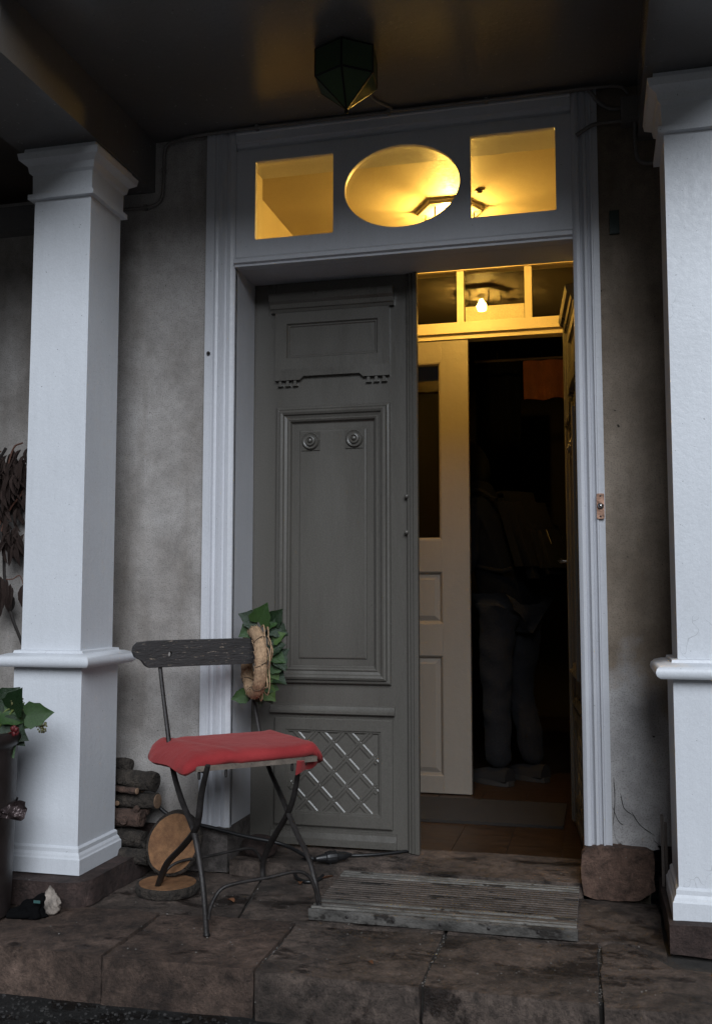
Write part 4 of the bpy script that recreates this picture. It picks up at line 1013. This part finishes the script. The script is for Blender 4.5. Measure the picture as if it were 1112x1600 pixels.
# ------------------------------------------------------------------ planter with ivy at the left edge
px_, py_ = -1.873, 2.705
pt = thing('tall_planter', 'tall dark brown planter at the left edge holding ivy', 'planter', (px_, py_, 0))
obj('body', lathe(B(), [(.105, .001), (.118, .012), (.120, .05), (.126, .30), (.127, .36), (.127, .505), (.130, .515), (.142, .525), (.148, .540), (.146, .556), (.134, .560), (.120, .552), (.118, .50)], (px_, py_, 0), 40), 'planter', pt, smooth=40)
obj('soil', lathe(B(), [(.117, .49), (.117, .515), (.05, .522)], (px_, py_, 0), 24), 'mortar', pt)
bm = B(); prv = None
for i in range(49):
    a = 2 * math.pi * i / 48; r = .131 + .002 * math.sin(a * 9); z = .328 + .004 * math.sin(a * 3)
    cur = [bm.verts.new((px_ + math.cos(a) * (r + .003 * (k % 2)), py_ + math.sin(a) * (r + .003 * (k % 2)), z + (k - 1.5) * .009)) for k in range(4)]
    if prv:
        for k in range(3): bm.faces.new((prv[k], cur[k], cur[k + 1], prv[k + 1]))
    prv = cur
solid(bm, .001)
rb = obj('ribbon', bm, 'foil', pt, smooth=40)
def bow(c, d, up, ln, wd):
    bm = B(); d = Vector(d).normalized(); up = Vector(up).normalized(); s = d.cross(up); V = []
    for i in range(11):
        u = i / 10; ww = wd * (.35 + .65 * math.sin(min(1, u * 1.2) * math.pi * .5)) * (1 if u < .85 else 1 - (u - .85) * 1.5)
        V.append([bm.verts.new(Vector(c) + d * ln * u + up * (ww * k) + s * (.010 * math.sin(k * 4 + u * 5))) for k in (-1, -.5, 0, .5, 1)])
    for a, b_ in zip(V, V[1:]):
        for k in range(4): bm.faces.new((a[k], b_[k], b_[k + 1], a[k + 1]))
    solid(bm, .0012); return bm
bc = onP(2, 1270, (px_, py_ - .125, .33), Vector((0, 1, 0)))
obj('bow_loop', bow(bc, RT * .9 + Vector((0, -.1, .12)), (0, 0, 1), .075, .030), 'foil', pt, smooth=50)
obj('bow_loop', bow(bc, -RT * .9 + Vector((0, -.2, -.2)), (0, 0, 1), .07, .026), 'foil', pt, smooth=50)
iv = thing('ivy_bunch', 'green ivy bunch with round berry heads in the tall planter', 'ivy', (px_, py_, .52))
dp = 3.02
for (px, py, sz, td, k) in [(22, 1108, .085, (.45, .9), 'ivy_leaf_dark'), (42, 1118, .080, (.95, .05), 'ivy_leaf'), (8, 1112, .09, (.9, -.35), 'ivy_leaf'), (0, 1100, .08, (.6, .5), 'ivy_leaf_dark'),
                            (0, 1125, .10, (1, -.2), 'ivy_leaf'), (4, 1135, .09, (.8, -.5), 'ivy_leaf_dark'), (-4, 1140, .10, (.5, -.85), 'ivy_leaf_pale'), (6, 1138, .09, (.9, -.6), 'ivy_leaf_dark'),
                            (2, 1150, .08, (.6, -.8), 'ivy_leaf'), (-20, 1150, .10, (.8, -.3), 'ivy_leaf_dark'), (-20, 1120, .10, (.5, .4), 'ivy_leaf_dark'), (-10, 1165, .08, (.8, -.6), 'ivy_leaf_dark'), (-35, 1130, .1, (-.2, .8), 'ivy_leaf'), (-40, 1160, .1, (-.7, .2), 'ivy_leaf'), (14, 1118, .06, (.7, .6), 'ivy_leaf_pale'), (26, 1122, .055, (.8, -.5), 'ivy_leaf'), (12, 1150, .06, (.9, -.2), 'ivy_leaf_dark'), (2, 1165, .06, (.8, -.7), 'ivy_leaf')]:
    ivy(iv, px, py, dp + random.uniform(-.05, .05), sz, td, k, .5)
def atd(px, py, d_): d = ray(px, py); return CO + d * (d_ / d.dot(FW))
base_p = Vector((px_ + .02, py_, .515))
for pth in ([base_p, atd(0, 1150, dp), atd(20, 1108, dp)], [base_p, atd(10, 1110, dp), atd(45, 1113, dp), atd(66, 1136, dp - .02)], [base_p, atd(-10, 1150, dp), atd(5, 1128, dp), atd(30, 1100, dp)], [base_p, atd(-25, 1140, dp), atd(-30, 1110, dp)], [base_p, atd(-10, 1165, dp), atd(2, 1142, dp)]):
    obj('stem', tube(B(), pth, .0022, 5, 5), 'ivy_stem', iv, smooth=50)
for c, n, r in ((atd(66, 1136, dp - .02), 46, .0165), (atd(27, 1096, dp), 34, .018)):
    bm = B()
    for _ in range(n):
        d = Vector((random.gauss(0, 1), random.gauss(0, 1), random.gauss(0, 1))).normalized()
        tube(bm, [c, c + d * r], .0008, 4, 0); bmesh.ops.create_icosphere(bm, subdivisions=1, radius=.0034, matrix=Matrix.Translation(c + d * r))
    obj('berry_head', bm, 'berry', iv, smooth=50)
bm = B(); c = atd(23, 1142, dp - .06)
for _ in range(9):
    d = Vector((random.gauss(0, 1), random.gauss(0, 1), random.gauss(0, 1))).normalized(); bmesh.ops.create_icosphere(bm, subdivisions=2, radius=.007, matrix=Matrix.Translation(c + d * .009) @ Matrix.Diagonal((1, .6, 1.2, 1)))
tube(bm, [c, base_p], .002, 5, 0)
obj('red_bloom', bm, 'red_flower', iv, smooth=60)

# ------------------------------------------------------------------ dried plant against the wall on the far left
dpx = 3.30
dpl = thing('dried_plant', 'dried brown plant with drooping leaves behind the left column', 'plant', (-2.02, dpx, .1))
def dp3(px, py, y=dpx): return onY(px, py, y)
stems = [([dp3(60, 1080), dp3(36, 1008), dp3(18, 960), dp3(8, 905), dp3(6, 860), dp3(-4, 800), dp3(-10, 740), dp3(10, 700)], .006, 'dark_stem'),
         ([dp3(-6, 850), dp3(6, 790), dp3(12, 735), dp3(22, 700), dp3(36, 692)], .0035, 'dry_stem'), ([dp3(-8, 860), dp3(14, 800), dp3(34, 772), dp3(46, 745)], .0035, 'dry_stem'),
         ([dp3(8, 905), dp3(20, 905), dp3(32, 900), dp3(40, 925)], .002, 'dry_stem'), ([dp3(-20, 760), dp3(-8, 715), dp3(2, 705)], .003, 'dry_stem')]
bot = Vector((-1.97, dpx, .082)); stems[0][0].insert(0, bot)
for pth, r, m in stems: obj('stem', tube(B(), pth, r, 6, 5), m, dpl, smooth=50)
dl = leaf_mesh('dried_leaf', [(.06, .12), (.10, .35), (.09, .6), (.05, .85), (0, 1)], 'dry_leaf', 1, .6)
random.seed(21)
for _ in range(210):
    x, y = random.uniform(-14, 42), random.triangular(695, 830, 720)
    if x > 30 and y > 790: continue
    if _ > 180: x, y = random.uniform(8, 34), random.uniform(820, 850)
    p = dp3(x, y, dpx + random.uniform(-.05, .05)); s = random.uniform(.05, .10)
    dv = Vector((random.gauss(0, .16), random.gauss(0, .2), -1)); shared('dried_leaf', dl, dpl, frame_mtx(p, dv, (random.gauss(0, 1), -1, random.gauss(0, .3)), s))
for x, y, s in ((40, 905, .12), (36, 912, .10), (2, 900, .14), (10, 905, .13), (-4, 905, .12), (16, 912, .11), (20, 918, .09), (6, 915, .13)):
    shared('dried_leaf', dl, dpl, frame_mtx(dp3(x, y, dpx - .02), (random.gauss(0, .1), 0, -1), (random.gauss(0, 1), -1, 0), s))
pod = B(); bmesh.ops.create_icosphere(pod, subdivisions=2, radius=1, matrix=Matrix.Translation(dp3(17, 942)) @ Matrix.Diagonal((.018, .016, .032, 1)))
obj('seed_head', rough(pod, .004, 60, 1, 2), 'dark_stem', dpl)

# ------------------------------------------------------------------ black cloth and pale shell on the floor by the plinth
random.seed(5)
p = onZ(50, 1428, 0); bm = B(); bmesh.ops.create_icosphere(bm, subdivisions=5, radius=1)
for v in bm.verts:
    c = v.co.copy(); s = 1 + .35 * noise.noise(c * 1.6) + .16 * noise.noise(c * 4)
    z = max(0, c.z) * .045 * s * (1 + .9 * c.x); v.co = Vector((p.x + c.x * .075 * s, p.y + c.y * .045 * s - .01, .002 + z))
cl = thing('black_glove', 'crumpled black fabric glove lying by the reddish plinth', 'glove', p)
obj('fabric', bm, 'black_cloth', cl, smooth=80)
for k, (dx, dy, ln) in enumerate(((-.05, -.035, .055), (-.035, -.045, .05), (-.01, -.05, .045), (.015, -.045, .04))):
    a = p + Vector((dx, dy, .012)); obj('finger', tube(B(), [a + Vector((.03, .03, .008)), a, a + Vector((-ln * .8, -.01, -.003))], [.011, .011, .008], 10, 5), 'black_cloth', cl, smooth=60)
tp = onZ(58, 1409, .055); obj('tag', box(tp.x - .010, tp.x + .012, tp.y - .002, tp.y, tp.z - .004, tp.z + .004), 'teal_tag', cl)
p = onZ(82, 1431, 0); bm = B(); bmesh.ops.create_icosphere(bm, subdivisions=4, radius=1)
for v in bm.verts:
    c = v.co.copy(); t = (c.z + 1) / 2; w_ = (1 - t) ** .7 * 1.0 + .14
    s = 1 + .35 * noise.noise(c * 2.6 + Vector((3, 0, 0))) + .18 * noise.noise(c * 7)
    v.co = Vector((p.x + c.x * .032 * w_ * s - .010 * t, p.y + c.y * .024 * w_ * s, .003 + t * .088))
sh = obj('pale_shell', bm, 'shell', smooth=60); tag(sh, 'pale pointed shell standing beside the black glove', 'shell')

# ------------------------------------------------------------------ person in the dark hall, facing left, seen from behind the inner door
def skin_mesh(verts, edges, radii, sub=2, root=0):
    me = bpy.data.meshes.new('skin'); me.from_pydata(verts, edges, []); o = link(bpy.data.objects.new('skin', me))
    md = o.modifiers.new('skin', 'SKIN'); md.use_smooth_shade = True; sv = me.skin_vertices[0].data
    for i, r in enumerate(radii): sv[i].radius = (r, r) if not isinstance(r, tuple) else r; sv[i].use_root = (i == root)
    ss = o.modifiers.new('sub', 'SUBSURF'); ss.levels = sub; ss.render_levels = sub
    bpy.context.view_layer.update()
    m2 = bpy.data.meshes.new_from_object(o.evaluated_get(bpy.context.evaluated_depsgraph_get())); bpy.data.objects.remove(o); return m2
def chain_graph(chains):
    V, E, Rr, idx = [], [], [], {}
    for ch_ in chains:
        prev = None
        for nm, p, r in ch_:
            if nm not in idx: idx[nm] = len(V); V.append(p); Rr.append(r)
            if prev is not None: E.append((idx[prev], idx[nm]))
            prev = nm
    return V, E, Rr
# own coordinates: -x is forward, z up, feet at 0
def arm(s, r0):
    return [('chest', (0, 0, 1.28), .13), ('sh%d' % s, (.01, s * .17, 1.40), .068), ('el%d' % s, (.0, s * .25, 1.13), .046), ('wr%d' % s, (-.17, s * .22, 1.03), .030)]
def legc(s):
    return [('pel', (0, 0, .95), .09), ('hip%d' % s, (.0, s * .095, .86), .060), ('kn%d' % s, (-.035 * (1 + .6 * s), s * .105, .50), .045), ('an%d' % s, (.02 + .02 * s, s * .11, .085), .034)]
spine = [('pel', (0, 0, .95), .09), ('wst', (.0, 0, 1.08), .095), ('chest', (0, 0, 1.28), .13), ('up', (.005, 0, 1.42), .085), ('nk', (-.01, 0, 1.50), .052), ('nk2', (-.025, 0, 1.56), .050)]
body = skin_mesh(*chain_graph([spine, arm(-1, 0), arm(1, 0), legc(-1), legc(1)]))
bm = B(); bm.from_mesh(body)
hb = bmesh.new(); bmesh.ops.create_uvsphere(hb, u_segments=28, v_segments=22, radius=1)
for v in hb.verts:
    c = v.co; x = c.x * .098; y = c.y * .076; z = c.z * .118
    if c.x < 0 and c.z < .2: x *= 1 + .08 * (c.z < -.3); y *= 1 - .22 * max(0, -c.z)
    if c.x > 0 and c.z < -.2: x *= .72
    nose_ = math.exp(-((c.y / .16) ** 2 + ((c.z + .12) / .20) ** 2)) if c.x < 0 else 0; x -= .022 * nose_
    eye = sum(math.exp(-(((c.y - s * .40) / .16) ** 2 + ((c.z - .06) / .12) ** 2)) for s in (-1, 1)) if c.x < 0 else 0; x += .008 * eye
    lip = math.exp(-((c.y / .26) ** 2 + ((c.z + .48) / .08) ** 2)) if c.x < 0 else 0; x -= .006 * lip
    ear = sum(math.exp(-(((c.x - .08) / .14) ** 2 + ((c.z + .02) / .2) ** 2)) for _ in (1,)); y += math.copysign(.010 * ear, c.y) if abs(c.y) > .8 else 0
    v.co = Vector((x - .03, y, z + 1.655))
tmp = bpy.data.meshes.new('h'); hb.to_mesh(tmp); hb.free(); bm.from_mesh(tmp)
for s in (-1, 1):
    w0 = Vector((-.17, s * .22, 1.03)); hd_ = Vector((-.92, -s * .12, -.36)).normalized(); sd_ = Vector((0, 0, 1)).cross(hd_).normalized(); nn = hd_.cross(sd_)
    tube(bm, [w0 - hd_ * .02, w0 + hd_ * .03, w0 + hd_ * .07, w0 + hd_ * .09], [.026, .034, .040, .036], 10, 4, .5)
    for k, (o_, ln) in enumerate(((-.028, .068), (-.010, .078), (.010, .072), (.028, .056))):
        q = w0 + hd_ * .085 + sd_ * o_; tube(bm, [q - hd_ * .02, q + hd_ * ln * .45, q + hd_ * ln * .75 - nn * .012, q + hd_ * ln * .9 - nn * .03], [.0085, .0085, .008, .0065], 8, 4)
    q = w0 + hd_ * .03 + sd_ * (-.03); tube(bm, [q, q - sd_ * .028 + hd_ * .025, q - sd_ * .034 + hd_ * .055 - nn * .01], [.011, .010, .008], 8, 4)
PX = onZ(805, 1224, ZV); ploc = (PX.x - .01, 5.15, ZV)
pr = thing('person', 'person in dark jacket and jeans wearing a backpack, standing in the dark hall', 'person', ploc, R(-38))
obj('body', bm, 'skin', pr, local=True, smooth=80)
jk = [[('pel', (0, 0, .90), .155), ('wst', (.0, 0, 1.08), .145), ('chest', (0, 0, 1.28), .155), ('up', (.005, 0, 1.42), .110), ('nk', (-.01, 0, 1.50), .080), ('nk2', (-.02, 0, 1.57), .085)]] + \
     [[('chest', (0, 0, 1.28), .155), ('sh%d' % s, (.01, s * .17, 1.40), .085), ('el%d' % s, (.0, s * .25, 1.13), .062), ('wr%d' % s, (-.155, s * .223, 1.038), .044)] for s in (-1, 1)]
jk += [[('pel', (0, 0, .90), .155), ('hm%d' % s, (0, s * .085, .80), .125)] for s in (-1, 1)]
def folds(me, amp):
    for v in me.vertices: q = v.co; v.co += v.normal * amp * (noise.noise(Vector((q.x * 13 + q.z * 6, q.y * 13, q.z * 10))) + .5 * noise.noise(Vector((q.x * 26 - q.z * 9, q.y * 26, q.z * 20))))
    return me
obj('jacket', folds(skin_mesh(*chain_graph(jk), 3), .010), 'jacket', pr, local=True, smooth=80)
tj = [[('pel', (0, 0, .95), .135), ('hip%d' % s, (.0, s * .095, .86), .105), ('th%d' % s, (-.02, s * .1, .66), .088), ('kn%d' % s, (-.035 * (1 + .6 * s), s * .105, .48), .078), ('cf%d' % s, (-.005, s * .108, .28), .070), ('an%d' % s, (.02 + .02 * s, s * .11, .075), .066)] for s in (-1, 1)]
obj('trousers', folds(skin_mesh(*chain_graph(tj), 3), .011), 'denim', pr, local=True, smooth=80)
for s in (-1, 1):
    o_ = .02 + .02 * s; bm = B(); rings = []
    for i in range(11):
        u = i / 10; x = o_ + .075 - .295 * u; hw = .040 + .012 * math.sin(u * math.pi) - .014 * (u > .9); hh = .085 - .05 * max(0, (u - .35)) / .65 - .012 * (u > .9); ring = []
        for k in range(12): a = 2 * math.pi * k / 12; ring.append(bm.verts.new((x, s * .11 + hw * math.cos(a), .026 + max(0, math.sin(a)) * (hh - .02) - .004 * (math.sin(a) < 0))))
        rings.append(ring)
    for a, b_ in zip(rings, rings[1:]):
        for k in range(12): bm.faces.new((a[k], b_[k], b_[(k + 1) % 12], a[(k + 1) % 12]))
    bm.faces.new(rings[0]); bm.faces.new(rings[-1][::-1]); so = obj('shoe', bm, 'shoe', pr, local=True, smooth=50)
    poly = [(o_ + .082 - .31 * u, s * .11 + (.044 + .012 * math.sin(u * math.pi)) * (math.sin(max(.02, min(.98, u)) * math.pi) ** .25)) for u in [i / 12 for i in range(13)]]
    poly2 = [(x, 2 * s * .11 - y) for x, y in poly][::-1]
    obj('sole', prism(B(), poly + poly2, 'Z', .001, .026), 'sole', pr, local=True, bevel=.004)
bm = B(); bmesh.ops.create_uvsphere(bm, u_segments=24, v_segments=16, radius=1)
bmesh.ops.delete(bm, geom=[v for v in bm.verts if (v.co.x < -.80 and v.co.z < .35) or v.co.z < -.93], context='VERTS')
for v in bm.verts: s = 1.13 + .05 * noise.noise(v.co * 4); v.co = Vector((v.co.x * .1 * s - .026, v.co.y * .08 * s, v.co.z * .122 * s + 1.66))
solid(bm, .008)
obj('hood', bm, 'jacket', pr, local=True, smooth=60)
bp = thing('backpack', 'dark backpack on the back of the person in the hall', 'backpack', (ploc[0] + .2 * math.cos(R(38)), ploc[1] - .2 * math.sin(R(38)), 1.0), R(-38))
def sbox(x0, x1, y0, y1, z0, z1, b_, off=(-.2, 0, -1.0)):
    bm = box(x0, x1, y0, y1, z0, z1); bmesh.ops.bevel(bm, geom=bm.edges[:], offset=b_, segments=4, affect='EDGES')
    for v in bm.verts: v.co += Vector(off) + v.normal * .006 * noise.noise(v.co * 9)
    return bm
off = (-.2, 0, -.97)
obj('main_bag', sbox(.165, .335, -.15, .15, 1.03, 1.48, .06, off), 'backpack', bp, local=True, smooth=60)
obj('front_pocket', sbox(.325, .40, -.12, .12, 1.05, 1.30, .03, off), 'backpack', bp, local=True, smooth=60)
for s in (-1, 1):
    stp = [(.17, s * .09, 1.44), (.06, s * .10, 1.50), (-.09, s * .105, 1.45), (-.165, s * .11, 1.30), (-.10, s * .145, 1.13), (.10, s * .15, 1.07), (.18, s * .13, 1.08)]
    obj('strap', tube(B(), [Vector(p) + Vector(off) for p in stp], .012, 8, 5), 'backpack', bp, local=True, smooth=50)
    obj('zip_pull', tube(B(), [Vector((.405, s * .05, 1.27)) + Vector(off), Vector((.41, s * .05, 1.20)) + Vector(off)], .002, 5, 0), 'steel', bp, local=True)

# the figure bends forward from the hips, the pack with it
for o, dz in [(o, 0) for o in pr.children if o.name.split('.')[0] in ('body', 'jacket', 'hood')] + [(o, .97) for o in bp.children]:
    for v in o.data.vertices: v.co.x -= .36 * max(0, v.co.z + dz - .93)
